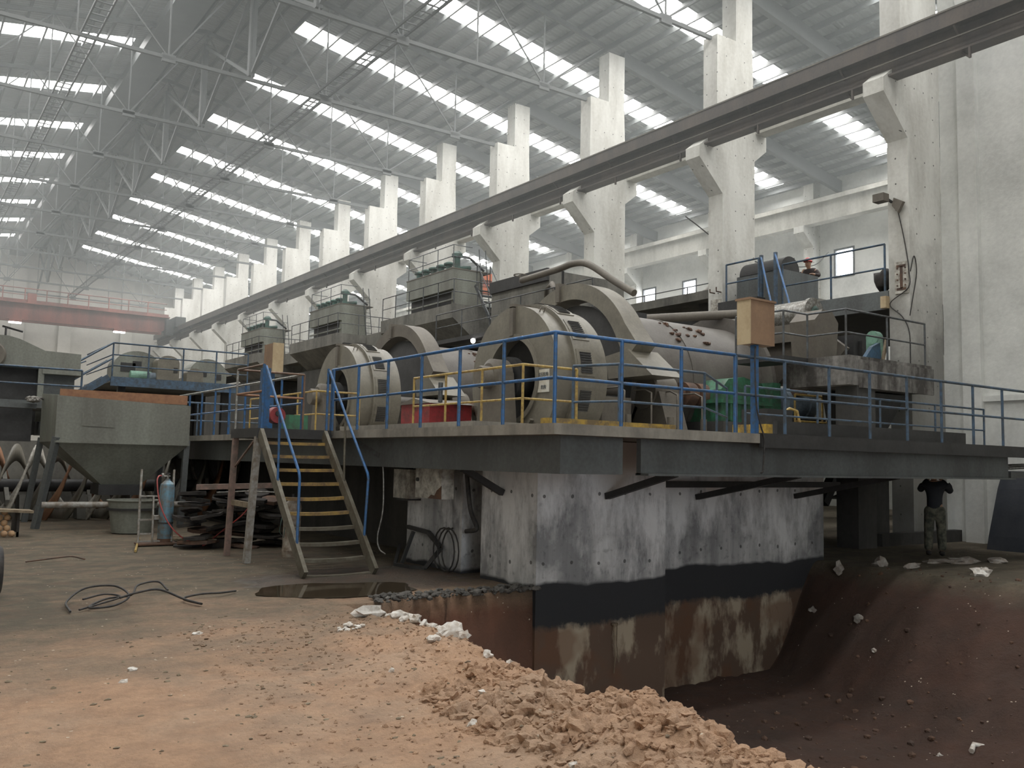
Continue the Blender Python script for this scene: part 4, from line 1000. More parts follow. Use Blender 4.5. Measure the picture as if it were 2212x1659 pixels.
def casing(x0, x1, y0, y1, h, rtop, lab, mat, holes):
    t = thing('fan_casing', lab, 'fan casing', ((x0+x1)/2, y0, up), 'fan casings on the blue edged platform')
    xc = (x0+x1)/2; r = (x1-x0)/2
    poly = [(x0, up), (x1, up)]
    for k in range(15):
        a = PI*k/14; poly.append((xc + r*cos(a), up + h - rtop + rtop*sin(a)))
    o = MB().prism(poly, 'XZ', y0, y1).build('shell', mat, t)
    for hx, hz_, hw, hh in holes:
        MB().box(hx, hx+hw, y0-.02, y0+.02, up+hz_, up+hz_+hh).build('opening', 'dark_steel', t)
casing(6.45, 8.1, 33.8, 34.8, 1.12, .62, 'largest pale arched fan casing at the left of the platform', 'machine_green', ((6.7,.35,.5,.32),(7.1,.55,.3,.2)))
casing(8.0, 9.0, 34.8, 35.6, 1.0, .12, 'flat topped pale casing behind the largest one', 'machine_green', ())
casing(9.2, 10.6, 34.2, 35.2, 1.08, .6, 'second pale arched fan casing at the right of the platform', 'machine_green', ((9.5,.4,.35,.2),(10.2,.3,.2,.22)))
casing(7.75, 8.5, 32.9, 33.7, .95, .25, 'cream drum casing between the two arched casings', 'machine_beige', ((8.3,.35,.14,.18),))
casing(8.72, 9.3, 32.7, 33.4, .55, .22, 'small cream drum casing before the second arched casing', 'machine_beige', ())
o = MB().lathe('X', (7.3,33.4,up+.2), [(-.35,0),(-.35,.17),(.35,.17),(.35,0)], 16).build('fan_motor', 'pale_green', None, (7.3,33.4,up)); tag(o, 'pale green electric motor on the platform by the arched casing', 'motor')
o = MB().lathe('X', (7.75,33.2,up+.18), [(-.2,0),(-.2,.15),(.25,.15),(.25,0)], 16).build('fan_motor', 'blue_motor', None, (7.75,33.2,up)); tag(o, 'small blue electric motor beside the cream drum casing', 'motor')
LM = thing('feed_machine', 'tall grey green machine with curved hood at the left frame edge', 'machine', (3.6, 30.5, 0))
o = MB().prism([(.5,4.55),(1.3,4.9),(2.2,5.12),(2.8,5.12),(3.1,5.05),(3.8,4.75),(4.8,4.72),(4.8,4.2),(.5,4.2)], 'XZ', 30., 31.6).build('hood', 'machine_green', LM)
MB().box(3.75, 4.85, 29.9, 31.7, 4.05, 4.2).build('ledge', 'machine_green', LM)
MB().box(.5, 3.7, 30.4, 31.6, 2.2, 4.2).build('body', 'dark_steel', LM)
MB().box(3.8, 4.7, 30.3, 31.4, 2.2, 4.05).build('chute', 'girder_steel', LM)
for x in (2.2, 3.65): MB().box(x, x+.16, 29.95, 30.1, 2.6, 4.3).build('post', 'machine_green', LM)
o = MB().lathe('Y', (2.35,29.95,4.5), [(-.25,0),(-.25,.36),(-.12,.42),(0,.42)], 22).build('end_cover', 'machine_dusty', LM); smooth_by_angle(o)
MB().path([(2.75,30.3,5.12),(2.75,30.3,5.4),(2.65,30.3,5.42),(3.2,30.3,5.3)], .03).build('pipe', 'dark_steel', LM)
rail('guard_rail', 'dull blue guard rail before the tall machine at the left frame edge', [(.2, 27.5, 3.1), (4.45, 27.5, 3.1)], h=.92, step=2.1, mat='blue_dull_and_shaded', r=.028)
solo(MB().box(.0, 4.5, 27.4, 29.9, 2.9, 3.1), 'walkway', 'girder_steel', 'steel walkway in front of the tall left machine', 'walkway', (2.2, 28.5, 2.9))
rail('guard_rail', 'low dull blue guard rail over the dark hollow behind the hopper', [(6.6, 27., 2.19), (9.5, 27., 2.19)], h=1.06, step=1., mat='blue_dull_and_shaded', r=.026)

# ------------------------------------------------------------------ far overhead crane
CR = thing('overhead_crane', 'faded red overhead travelling crane bridging the far end of the hall', 'crane', (9., 78., 12.))
MB().add([(XL+.3,77.4,11.75),(18.2,77.4,11.75),(18.9,77.4,12.2),(18.9,77.4,13.35),(XL+.3,77.4,13.35),(XL+.3,78.0,11.75),(18.2,78.0,11.75),(18.9,78.0,12.2),(18.9,78.0,13.35),(XL+.3,78.0,13.35)],
         [(0,1,2,3,4),(9,8,7,6,5),(0,5,6,1),(1,6,7,2),(2,7,8,3),(3,8,9,4),(4,9,5,0)]).build('girder', 'crane_red', CR)
MB().box(XL+.3, 18.9, 79.6, 80.1, 11.9, 13.3).build('girder', 'crane_red', CR)
MB().box(XL+.3, 18.9, 76.9, 77.4, 13.0, 13.1).build('walkway', 'crane_red', CR)
MB().box(19.2, 20.0, 76.2, 81., 12.25, 13.1).build('end_carriage', 'dark_steel', CR)
MB().box(18.6, 19.2, 76.8, 77.6, 11.6, 12.9).build('cab_frame', 'dark_steel', CR)
MB().path([(XL+.3,76.95,14.15),(18.6,76.95,14.15)], .04).build('hand_rail', 'crane_red', CR)
MB().path([(XL+.3,76.95,13.65),(18.6,76.95,13.65)], .03).build('hand_rail', 'crane_red', CR)
for k in range(13): MB().tube((XL+.6+1.5*k,76.95,13.1), (XL+.6+1.5*k,76.95,14.15), .04).build('post', 'crane_red', CR)
MB().box(8.3, 8.9, 76.9, 77.3, 13.1, 13.8).build('drive_box', 'crane_red', CR)
for x in (7.6, 15.1):
    MB().box(x-.45, x+.45, 77.3, 77.7, 11.55, 11.75).build('lamp_housing', 'crane_red', CR)
    MB().box(x-.42, x+.42, 77.32, 77.68, 11.45, 11.55).build('lamp_glass', 'lamp_glow', CR)

# ------------------------------------------------------------------ reagent tanks on the raised slabs along the columns
def tank(yn, lab, labp, labr, idx):
    x0, x1, y0, y1, z0, z1 = 17.5, 18.9, yn, yn+3.7, 7.55, 9.1
    t = thing('reagent_tank', lab, 'tank', ((x0+x1)/2, (y0+y1)/2, z0), 'box tanks on the raised slabs')
    MB().box(x0, x1, y0, y1, z0+.75, z1).build('body', 'machine_green', t)
    MB().box(x0+.12, x1, y0, y0+.25, z0, z0+.75).build('end_plate', 'machine_green', t)
    MB().box(x0+.25, x1, y0+.25, y1, z0, z0+.75).build('lower_frame', 'dark_steel', t)
    MB().bar((x0+.05,y0,z0+.35), (x0+.05,y1,z0+.35), .06).build('frame_bar', 'machine_green', t)
    MB().box(x0-.02, x1+.35, y0-.02, y1+.02, z1, z1+.04).build('top_plate', 'machine_dusty', t)
    for k in range(6):
        y = y0 + .35 + k*.6; h = .42 + (.32 if k == 0 else 0)
        d = MB(); d.lathe('Z', (x0+.4,y,z1+.04), [(0,0),(0,.20),(.06,.20),(.06,.12),(h*.7,.12),(h*.7,.22),(h*.85,.22),(h,.10),(h,0)], 14)
        d.tube((x0+.4,y,z1+.1), (x0+1.0,y,z1+.2), .09, 10)
        d.build('valve_actuator', 'teal_paint', t)
    MB().path([(x0+.5,y0+.3,z1+.6),(x0+.9,y0+.2,z1+.55),(x0+1.5,y0+.1,z1+.1)], .05).build('motor_arm', 'dark_steel', t)
    lp = MB(); yl = y0+.12
    for s in (0, .3): lp.tube((x1+.02+s,y0-.05,z0), (x1-.25+s,y0-.05,z1+.9), .02, 6)
    for k in range(8): lp.bar((x1+.0-.03*k,y0-.05,z0+.25+.25*k), (x1+.3-.03*k,y0-.05,z0+.25+.25*k), .022)
    lp.build('ladder', 'grey_rail', t)
    for zz in (.95, .5):
        MB().path([(x0+.9,y0+.05,z1+zz),(x0+.05,y0+.05,z1+zz),(x0+.05,y1-.05,z1+zz),(x0+.9,y1-.05,z1+zz)], .018, 6).build('top_guard', 'grey_rail', t)
    for yy in (y0+.05, y0+1.25, y0+2.45, y1-.05): MB().tube((x0+.05,yy,z1), (x0+.05,yy,z1+.95), .018, 6).build('guard_post', 'grey_rail', t)
    p = MB().prism([(16.95,7.0),(16.95,7.53),(20.3,7.53),(20.3,6.2),(18.0,6.2)], 'XZ', yn-1.0, yn+4.9)
    solo(p, 'raised_slab', 'grey_concrete', labp, 'slab', (18.6, yn+2, 6.2), 'raised concrete slabs under the box tanks')
    rail('guard_rail', labr, [(20.2, yn-.95, 7.53), (17.0, yn-.95, 7.53), (17.0, yn+4.85, 7.53)], h=.95, step=1.15, mat='grey_rail', r=.02, group='guard rails round the box tanks')
tank(29.0, 'nearest grey green box tank topped by six teal valve drives', 'concrete slab holding up the nearest box tank', 'thin grey rail round the slab of the nearest box tank', 0)
tank(39.4, 'middle grey green box tank topped by teal valve drives', 'concrete slab holding up the middle box tank', 'thin grey rail round the slab of the middle box tank', 1)
tank(50.2, 'farthest grey green box tank above the fan platform', 'concrete slab holding up the farthest box tank', 'thin grey rail round the slab of the farthest box tank', 2)
for y0, y1, lab in ((35.2, 38.2, 'long raised walkway slab between the nearest and middle box tanks'), (45.6, 49.0, 'long raised walkway slab between the middle and farthest box tanks'), (56.2, 80., 'long raised walkway slab beyond the farthest box tank')):
    solo(MB().box(18.4, 20.3, y0, y1, 6.9, 7.53), 'raised_slab', 'grey_concrete', lab, 'slab', (19.3, (y0+y1)/2, 6.9))
for k, (a, c) in enumerate(((12.8, 15.4), (18.5, 21.6))):
    pass
# under the slabs: dark pump boxes and braces
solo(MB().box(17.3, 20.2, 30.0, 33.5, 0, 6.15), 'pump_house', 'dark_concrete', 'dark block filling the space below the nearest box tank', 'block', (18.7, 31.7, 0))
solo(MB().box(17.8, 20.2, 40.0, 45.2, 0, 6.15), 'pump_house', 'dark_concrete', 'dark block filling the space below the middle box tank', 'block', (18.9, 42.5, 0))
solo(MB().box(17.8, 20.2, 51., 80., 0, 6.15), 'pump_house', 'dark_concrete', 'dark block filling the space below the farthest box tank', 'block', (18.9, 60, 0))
solo(MB().bar((17.2,38.3,6.9), (18.2,38.3,5.4), .14).bar((17.2,38.2,6.95), (20.2,38.2,6.95), .2), 'slab_brace', 'dark_steel', 'dark steel knee brace under the slab of the middle box tank', 'brace', (17.6, 38.3, 6))

# feed box and launder behind the nearer gear guard
FB = thing('feed_box', 'dark grey concrete feed box behind the nearer gear guard', 'feed box', (17.8, 24., 6.4))
MB().box(17.0, 20.2, 22.2, 25.5, 6.4, 7.85).build('box', 'grey_concrete', FB)
MB().box(16.9, 17.0, 22.2, 25.5, 7.5, 7.9).build('edge_plate', 'dark_steel', FB)
MB().path([(16.9,22.2,6.2),(16.9,22.2,7.2),(16.8,21.8,7.3),(16.8,21.6,7.0),(16.8,21.6,6.6)], .09, 10).build('swan_neck', 'machine_dusty', FB)
rail('guard_rail', 'thin grey rail on the walkway before the dark feed box', [(16.6, 28.6, 6.1), (16.6, 19.6, 6.1)], h=1., step=1.8, mat='grey_rail', r=.02)
solo(MB().box(16.0, 20.2, 18.7, 22.1, 5.95, 6.1).box(16.5, 17., 22.1, 28.7, 5.95, 6.1), 'walkway', 'dark_steel', 'dark steel walkway in front of the feed box', 'walkway', (17.5, 22, 5.95))
LP = thing('launder_pipe', 'dark sagging launder pipe crossing above the nearer gear guard', 'pipe', (16.2, 20., 7.2))
MB().path(sp([(16.2,22.6,7.45),(16.2,20.8,7.5),(16.2,20.0,7.55),(16.2,19.3,7.4),(16.2,18.2,6.75),(16.2,17.4,6.3)]), .10, 12).build('pipe', 'machine_dusty', LP)
MB().lathe('Z', (16.2,22.7,7.62), [(0,.18),(0,.21),(.03,.21),(.03,.18)], 18, closed=True).build('hand_wheel', 'machine_dusty', LP)
MB().tube((16.2,22.7,7.4), (16.2,22.7,7.65), .025).build('valve_stem', 'machine_dusty', LP)
MB().tube((16.2,20.5,6.1), (16.2,20.5,7.4), .04).build('stand', 'dark_steel', LP)
solo(MB().path([(16.25,16.95,5.55),(18.0,15.35,5.68)], .12, 14), 'water_pipe', 'machine_dusty', 'straight tan pipe lying above the nearer mill drum', 'pipe', (17.1, 16.1, 5.6))
SD = thing('steep_stair', 'steep grey steel stair beside the nearest box tank', 'stair', (18.4, 27.6, 6.1))
for x in (18.1, 18.7): MB().bar((x,26.6,6.1), (x,28.3,8.4), .05, .12).build('stringer', 'grey_rail', SD)
for k in range(9): MB().box(18.1, 18.7, 26.66+.18*k, 26.8+.18*k, 6.22+.245*k, 6.25+.245*k).build('tread', 'grey_rail', SD)
for x in (18.1, 18.7): MB().path([(x,26.5,6.9),(x,28.2,9.2),(x,28.2,8.2)], .02, 6).build('handrail', 'grey_rail', SD)

# ------------------------------------------------------------------ aisle behind the columns
AD = thing('aisle_deck', 'concrete upper deck of the aisle beneath the bright windows', 'deck', (29, 50, 0))
MB().box(22.45, 34.1, 19.0, 86.5, 7.35, 7.65).build('slab', 'grey_concrete', AD)
for k in range(6):
    for x in (23.2, 33.4): MB().box(x-.2, x+.2, 21.+12*k, 21.4+12*k, 0, 7.35).build('support', 'dark_concrete', AD)
rail('guard_rail', 'thin grey rail in front of the aisle windows left of the second column', [(25.5, 34., 7.65), (25.5, 19.5, 7.65)], h=1.05, step=2.6, mat='grey_rail', r=.024)
MBs = MB(); random.seed(9)
SK = thing('sack_heap', 'heap of pale crumpled sacks on the aisle deck beside the second column', 'sacks', (24.2, 21.5, 7.65))
for k in range(7):
    MB().rock((23.6+.3*(k%3), 19.4+.3*k, 7.82+.14*(k%2)), .38, k+3, (1,1,.6), 2, .5).build('sack', 'sack', SK)
SK = thing('sack_heap', 'pale torn sacks slumped on the deck under the brightest window', 'sacks', (24., 14.2, 6.2))
for k in range(4):
    MB().rock((22.4+.5*(k%2), 13.7+.4*k, 6.38), .36, k+13, (1,1.1,.7), 2, .6).build('sack', 'sack', SK)
solo(MB().rock((20.75,12.95,6.55), .28, 4, (.7,.7,1.1), 2, .5), 'rag_bundle', 'scrap', 'dark rag bundle on the deck edge at the first column', 'bundle', (20.8,12.9,6.3), kind='thing')

DK = thing('upper_deck', 'dark steel deck in the aisle carrying the man in the red hard hat', 'deck', (24., 15., 6.))
MB().box(20.5, 34.1, 12.7, 17.8, 6.05, 6.2).build('plate', 'dark_steel', DK)
MB().box(20.4, 20.5, 12.6, 17.9, 5.75, 6.22).build('edge_beam', 'girder_steel', DK)
for x, y in ((22.6,13.2),(22.6,17.2),(33.,13.2),(33.,17.2)): MB().box(x-.12, x+.12, y-.12, y+.12, 0, 6.05).build('support', 'dark_steel', DK)
rail('guard_rail', 'dark guard rail along the deck edge beside the man in the red hat', [(20.5, 12.75, 6.2), (20.5, 15.9, 6.2)], h=1.25, step=1.6, mat='blue_dull_and_shaded', r=.028)
rail('guard_rail', 'dull blue guard rail on the small deck before the second column', [(20.2, 17.7, 6.55), (20.2, 16.5, 6.55)], h=1.15, step=1.2, mat='blue_dull_and_shaded', r=.028)
solo(MB().box(20.0, 20.36, 16.4, 17.85, 6.0, 6.55), 'ledge', 'dark_steel', 'dark steel ledge stained black on the second column', 'ledge', (20.2, 17, 6.))
TK = thing('mixing_tank', 'grey steel tank the man in the red hard hat leans on', 'tank', (21.4, 16.6, 6.2))
MB().box(20.55, 22.2, 15.95, 17.6, 6.2, 7.35).build('shell', 'girder_steel', TK)
MB().lathe('Y', (20.95,15.98,7.35), [(0,0),(0,.42),(1.5,.42),(1.5,0)], 20, -PI/2, PI/2).build('dome', 'dark_steel', TK)
LR = thing('deck_ladder', 'blue ladder rails sloping down from the small upper deck', 'ladder', (20.1, 15.9, 5.4))
for y, q in ((16.5, 15.6), (16.0, 15.0)):
    MB().path([(20.3,y,7.75),(19.5,q-.2,5.75)], .028, 8).build('side_rail', 'blue_rail', LR)
    MB().box(20.28, 20.36, y-.04, y+.04, 6.2, 7.8).build('post', 'blue_dull_and_shaded', LR)

HB = thing('hoist_beam', 'orange hoist girder in the aisle showing right of the nearest box tank', 'hoist', (24., 36.6, 10.5))
MB().box(23.0, 25.6, 36.4, 36.9, 10.65, 11.0).build('girder', 'orange_paint', HB)
MB().box(23.0, 25.6, 36.45, 36.85, 10.0, 10.35).build('lower_girder', 'orange_paint', HB)
MB().box(23.2, 25.4, 36.5, 36.8, 10.35, 10.65).build('web', 'crane_red', HB)
WL = thing('work_lamp', 'bright bare work lamp hung below the walkway between the two gear guards', 'lamp', (16.4, 25.7, 5.85))
MB().rock((16.4,25.7,5.84), .085, 1, (1,1,1.1), 2, .1).build('bulb', 'lamp_glow', WL)
MB().tube((16.52,25.7,5.9), (16.52,25.7,6.1), .03).build('holder', 'dark_steel', WL)

# trommel screen, chute, lower service deck at the first column
TM = thing('trommel_screen', 'grey drum screen lying below the upper deck behind the beige cabinet', 'drum screen', (19.0, 15.2, 5.65))
o = MB().lathe('Y', (19.0,13.75,5.62), [(0,0),(0,.30),(.02,.30),(.02,.40),(.12,.40),(.12,.36),(3.2,.36),(3.2,.40),(3.3,.40),(3.3,0)], 30).build('drum', 'silver_rail', TM); smooth_by_angle(o)
MB().lathe('Y', (19.0,13.73,5.62), [(0,0),(0,.18),(-.02,.12),(-.02,0)], 18).build('outlet', 'teal_paint', TM)
MB().box(18.7, 19.35, 13.5, 14.0, 4.25, 5.2).build('stand', 'dark_steel', TM)
MB().prism([(12.6,4.6),(13.6,5.35),(15.4,5.35),(15.4,4.9),(13.4,4.9),(12.9,4.3)], 'YZ', 18.62, 18.75).build('chute', 'machine_dusty', TM)
CH = thing('feed_chute', 'dusty brown steel feed chute at the far end of the nearer mill', 'chute', (19.2, 15., 4.2))
MB().add([(18.75,13.2,5.15),(19.9,13.2,5.15),(19.9,15.5,5.15),(18.75,15.5,5.15),(18.9,14.8,3.9),(19.7,14.8,3.9),(19.7,15.6,3.9),(18.9,15.6,3.9)],
         [(0,1,2,3),(7,6,5,4),(0,4,5,1),(1,5,6,2),(2,6,7,3),(3,7,4,0)]).build('hopper', 'machine_dusty', CH)
SDK = thing('service_deck', 'dirty concrete service deck with white streaks at the first column', 'deck', (18.3, 12.2, 3.6))
mb = MB().box(17.0, 20.3, 11.45, 13.1, 3.55, 4.2); mb.box(17.35, 20.3, 11.40, 11.45, 3.5, 4.12); mb.build('slab', 'streaked_concrete', SDK)
MB().box(16.15, 17.0, 12.5, 13.9, 4.1, 4.2).build('slab_extension', 'dark_steel', SDK)
MB().box(17.3, 17.98, 11.46, 12.0, 0, 3.55).build('pillar', 'dark_concrete', SDK)
MB().box(19.6, 20.3, 12.6, 13.1, 0, 3.55).build('back_wall', 'dark_concrete', SDK)
solo(MB().add([(18.2,12.,3.5),(20.1,12.,3.5),(20.1,13.,3.5),(18.2,13.,3.5),(18.5,12.4,1.9),(19.2,12.4,1.9),(19.2,12.9,1.9),(18.5,12.9,1.9)],
    [(0,1,2,3),(7,6,5,4),(0,4,5,1),(1,5,6,2),(2,6,7,3),(3,7,4,0)]), 'sump_hopper', 'dark_steel', 'dark funnel hanging below the service deck', 'hopper', (19.1, 12.5, 1.9))
rail('guard_rail', 'grey guard rail zigzagging round the service deck at the first column', [(16.2, 13.9, 4.2), (16.2, 12.55, 4.2), (17.05, 12.55, 4.2), (17.05, 11.55, 4.2), (20.2, 11.55, 4.2)], h=1.02, step=1.6, mat='grey_rail', r=.024)
solo(MB().lathe('X', (18.75,11.95,4.78), [(-.10,0),(-.10,.16),(.10,.16),(.10,0)], 20).box(18.66,18.84,11.79,12.11,4.2,4.78), 'belt_cover', 'pale_green', 'pale green rounded belt cover on the service deck', 'cover', (18.75, 11.95, 4.2))
solo(MB().prism([(17.9,4.2),(18.55,4.2),(18.5,4.62),(18.2,4.5)], 'XZ', 11.65, 11.75), 'tarpaulin', 'blue_sheet', 'crumpled blue sheet beside the pale green cover', 'sheet', (18.2, 11.7, 4.2))
solo(MB().bar((18.55,11.62,4.2), (18.72,11.62,4.75), .06), 'wood_strip', 'wood', 'short wooden strip leaning by the blue sheet', 'strip', (18.6,11.62,4.2))
solo(MB().box(18.9, 20.2, 12.6, 13.4, 4.2, 4.95).box(19.1, 19.8, 12.5, 12.6, 4.4, 4.8), 'pump_unit', 'dark_steel', 'dark pump unit standing on the service deck behind the green cover', 'pump', (19.5, 13, 4.2))
solo(MB().prism([(17.5,4.2),(18.2,4.2),(18.3,5.15),(18.05,5.42),(17.7,5.42),(17.4,5.15)], 'XZ', 12.6, 13.3), 'hooded_feeder', 'machine_dusty', 'dark hooded feed head on the service deck beside the drum screen', 'hood', (17.9, 13., 4.2))

# fittings on the first two columns
PT = thing('anchor_plate', 'bolted steel plate with a rusty H mark on the first column', 'plate', (20.35, 12.2, 6.5))
MB().box(20.335, 20.37, 12.03, 12.38, 6.08, 6.88).build('plate', 'cabinet_white', PT)
mk = MB().box(20.325, 20.337, 12.17, 12.24, 6.2, 6.76); mk.box(20.325, 20.337, 12.09, 12.33, 6.74, 6.8); mk.box(20.325, 20.337, 12.09, 12.33, 6.16, 6.22)
mk.build('weld_mark', 'rust', PT)
for y in (12.10, 12.31):
    for k in range(4): MB().lathe('X', (20.33,y,6.28+.145*k), [(-.015,0),(-.015,.02),(.005,.02)], 8).build('bolt', 'rust', PT)
HK = thing('column_hook', 'small rusty hook bracket on the second column', 'hook', (20.3, 18.2, 6.9))
MB().path([(20.36,18.3,6.95),(20.15,18.3,6.95),(20.15,18.3,7.05)], .02, 6).path([(20.36,18.05,6.95),(20.15,18.05,6.95),(20.15,18.05,7.08)], .02, 6).build('hook', 'rust', HK)
MB().box(20.345, 20.37, 18.05, 18.45, 6.1, 6.75).build('plate', 'cabinet_white', HK)
FL = thing('flood_lamp', 'old flood lamp bracketed on the hall face of the first column', 'lamp', (20.2, 12.4, 8.5))
MB().bar((20.37,12.45,8.45), (20.05,12.5,8.55), .05).build('bracket', 'dark_steel', FL)
MB().box(19.95, 20.2, 12.42, 12.72, 8.42, 8.62).build('housing', 'machine_dusty', FL)
MB().prism([(12.05,8.35),(12.3,8.5),(12.35,8.3),(12.2,8.1)], 'YZ', 20.2, 20.3).build('ballast', 'machine_dusty', FL)
solo(MB().path(sp([(20.34,12.3,8.3),(20.34,12.15,7.6),(20.34,12.05,7.0),(20.33,12.0,6.6),(20.33,12.02,6.2),(20.30,12.5,5.85),(20.33,12.2,5.5),(20.33,12.02,5.1),(20.33,12.0,4.4),(20.33,12.0,3.8)]), .014, 6).path(sp([(20.36,11.98,6.6),(20.5,11.96,7.0),(20.6,11.96,6.6),(20.4,11.96,5.9),(20.34,12.0,5.5)]), .014, 6),
     'column_cable', 'black_rubber', 'loose dark cables running down the first column', 'cable', (20.34, 12.1, 6))
solo(MB().box(20.2, 20.37, 12.55, 12.7, 5.75, 6.05), 'column_box', 'cabinet_beige', 'small cream box on the edge of the first column', 'box', (20.3,12.6,5.75))
solo(MB().path(sp([(21.9,21.,10.2),(25.,21.,9.2),(30.,22.,9.8),(34.2,24.,11.4)]), .02, 6), 'slack_cable', 'black_rubber', 'slack cable drooping across the aisle under the roof', 'cable', (28,22,10))

# right end of the platform and the floor below it
PB = thing('pipe_bundle', 'bundle of loose grey pipes lying past the right end of the girder', 'pipes', (18.5, 8.6, 1.7))
for k in range(5): MB().tube((17.5,8.4+.09*k,1.80+.03*(k%2)), (19.6,8.75+.10*k,1.86+.03*(k%2)), .03, 8).build('pipe', 'silver_rail', PB)
MB().box(17.4, 19.6, 8.3, 9.3, 1.62, 1.74).build('tray', 'girder_steel', PB)
CM = thing('covered_machine', 'dark sheeted machine with a small white lamp at the right frame edge', 'machine', (20.8, 9.6, 0))
MB().prism([(20.2,.0),(21.8,0),(21.8,1.75),(21.0,1.75),(20.75,1.35),(20.3,.3)], 'XZ', 9.0, 10.2).build('cover', 'jacket_dark', CM)
MB().lathe('Y', (20.5,8.98,.62), [(0,0),(0,.025),(.03,.025),(.03,0)], 12).build('lamp', 'lamp_glow', CM)
solo(MB().box(18.4, 21.8, 11.6, 11.8, 0, .28), 'kerb', 'dark_concrete', 'low dark kerb on the floor at the foot of the right wall', 'kerb', (20, 11.7, 0))
for k, (p, q, lab) in enumerate((((17.9,13.2,1.9),(20.4,13.2,1.85),'thin dark pipe crossing the gap beside the dark pillar, upper one'), ((17.9,13.2,1.05),(20.4,13.2,.95),'thin dark pipe crossing the gap beside the dark pillar, lower one'), ((17.9,13.3,.75),(20.4,13.3,1.35),'thin dark pipe slanting across the gap beside the dark pillar'))):
    solo(MB().tube(p, q, .03, 8), 'service_pipe', 'dark_steel', lab, 'pipe', p)
solo(MB().bar((18.05,12.9,.9), (18.9,12.9,2.1), .22), 'pillar_brace', 'dark_steel', 'thick dark brace leaning from the pillar to the deck girder', 'brace', (18.4,12.9,1.2))

# ------------------------------------------------------------------ stones, clods and rubble
random.seed(31)
def gz(x, y): return ground_z(x, y)
WS = [(4.50,8.98,.10,(1.9,.7,.7)),(4.58,8.72,.05,(1,1,.8)),(4.64,8.60,.09,(1.6,.6,.6)),(4.60,8.40,.05,(1,1,.8)),(4.62,8.22,.06,(1,1,.8)),(4.60,8.0,.05,(1,1,.8)),(4.60,7.82,.045,(1,1,.8)),
      (4.55,7.6,.04,(1,1,.8)),(4.52,7.42,.085,(1,1,.9)),(4.50,7.25,.10,(1.1,.9,.8)),(4.44,7.30,.06,(1,1,.8)),(4.42,6.95,.05,(1,1,.9)),(4.2,7.1,.05,(1.2,1,.7)),(4.25,6.3,.04,(1,1,.8)),(4.24,5.95,.04,(1,1,.8)),
      (3.6,5.4,.04,(1,1,.8)),(3.2,4.9,.05,(1.2,1,.8)),(3.05,3.7,.04,(1,1,.8)),(2.2,4.4,.03,(1,1,.8)),(1.3,4.3,.035,(1,1,.8)),(3.4,6.4,.04,(1,1,.8)),(2.6,8.9,.05,(1.3,1,.6)),(1.75,7.7,.05,(1.3,1,.6)),(1.6,7.3,.04,(1.3,1,.6))]
for k, (x, y, r, sq) in enumerate(WS):
    onedge = x > 4.15
    if not onedge: r *= .6
    lab = 'white broken stone on the crest of the dirt bank above the pit' if onedge else 'pale stone lying loose on the foreground dirt'
    o = MB().rock((x, y, gz(x, y)+r*.4), r, k, sq, 2, .9, True).build('stone', 'white_stone', None, (x, y, gz(x, y)))
    tag(o, lab, 'stone', 'white stones along the pit edge' if onedge else 'pale stones on the foreground dirt')
mb = MB()
for k in range(26): 
    a = random.uniform(0, 6.28); r = random.uniform(0,.13); x, y = 3.95+r*cos(a), 8.35+r*sin(a)
    mb.rock((x, y, gz(x, y)+.01), random.uniform(.012,.035), k, (1,1,.6))
solo(mb, 'lime_crumbs', 'white_stone', 'small patch of white lime crumbs on the dirt', 'lime', (3.95,8.35,.02), kind='stuff')
RS = [(14.75,9.35,.16,(1,1,.8),'grey_stone'),(15.0,8.9,.18,(1.8,.5,.5),'grey_stone'),(14.2,9.8,.15,(.9,.6,1.0),'grey_stone'),(13.7,10.0,.10,(1.2,1,.7),'grey_stone'),(15.1,7.75,.17,(1.3,1,.7),'white_stone'),(15.45,7.85,.13,(1.2,1,.7),'white_stone'),
      (15.9,8.1,.07,(1,1,.8),'white_stone'),(13.4,8.9,.10,(1,1,.9),'grey_stone'),(12.9,8.3,.06,(1,1,.9),'white_stone'),(16.9,9.0,.30,(1.6,1,.3),'grey_stone'),(16.4,9.2,.22,(2.0,1,.25),'grey_stone'),(17.6,8.7,.2,(1.4,1,.4),'grey_stone'),
      (11.0,6.2,.05,(1,1,.8),'white_stone'),(10.3,5.4,.05,(1,1,.8),'white_stone'),(9.4,4.8,.05,(1,1,.8),'grey_stone'),(8.2,5.2,.04,(1,1,.8),'grey_stone')]
for k, (x, y, r, sq, mt) in enumerate(RS):
    r *= .75
    o = MB().rock((x, y, gz(x, y)+r*sq[2]*.4), r, k+40, sq, 2, .9, True).build('stone', mt, None, (x, y, gz(x, y)))
    lab = ('pale stone' if mt == 'white_stone' else 'grey broken concrete lump') + (' on the dark floor right of the pit' if x > 13 else ' lying down in the dug pit')
    tag(o, lab, 'stone', lab + ' group')
solo(MB().path([(11.2,5.9,-1.7),(11.35,5.95,-1.66),(11.45,5.8,-1.68),(11.6,5.9,-1.7)], .035, 6), 'plastic_rag', 'white_stone', 'torn white plastic scrap on the clay of the pit', 'rag', (11.4,5.9,-1.7))
solo(MB().tube((8.75,9.74,-.55),(8.75,9.74,-.58),.05).path([(8.72,9.72,-.55),(8.70,9.70,-.8),(8.74,9.70,-1.0),(8.72,9.71,-1.25)], .008, 5).path([(8.78,9.72,-.55),(8.76,9.70,-.85),(8.80,9.70,-1.1)], .008, 5), 'frayed_cord', 'wood', 'frayed pale cord hanging from a hole in the foundation', 'cord', (8.75,9.7,-.9))
mb = MB(); n = 0
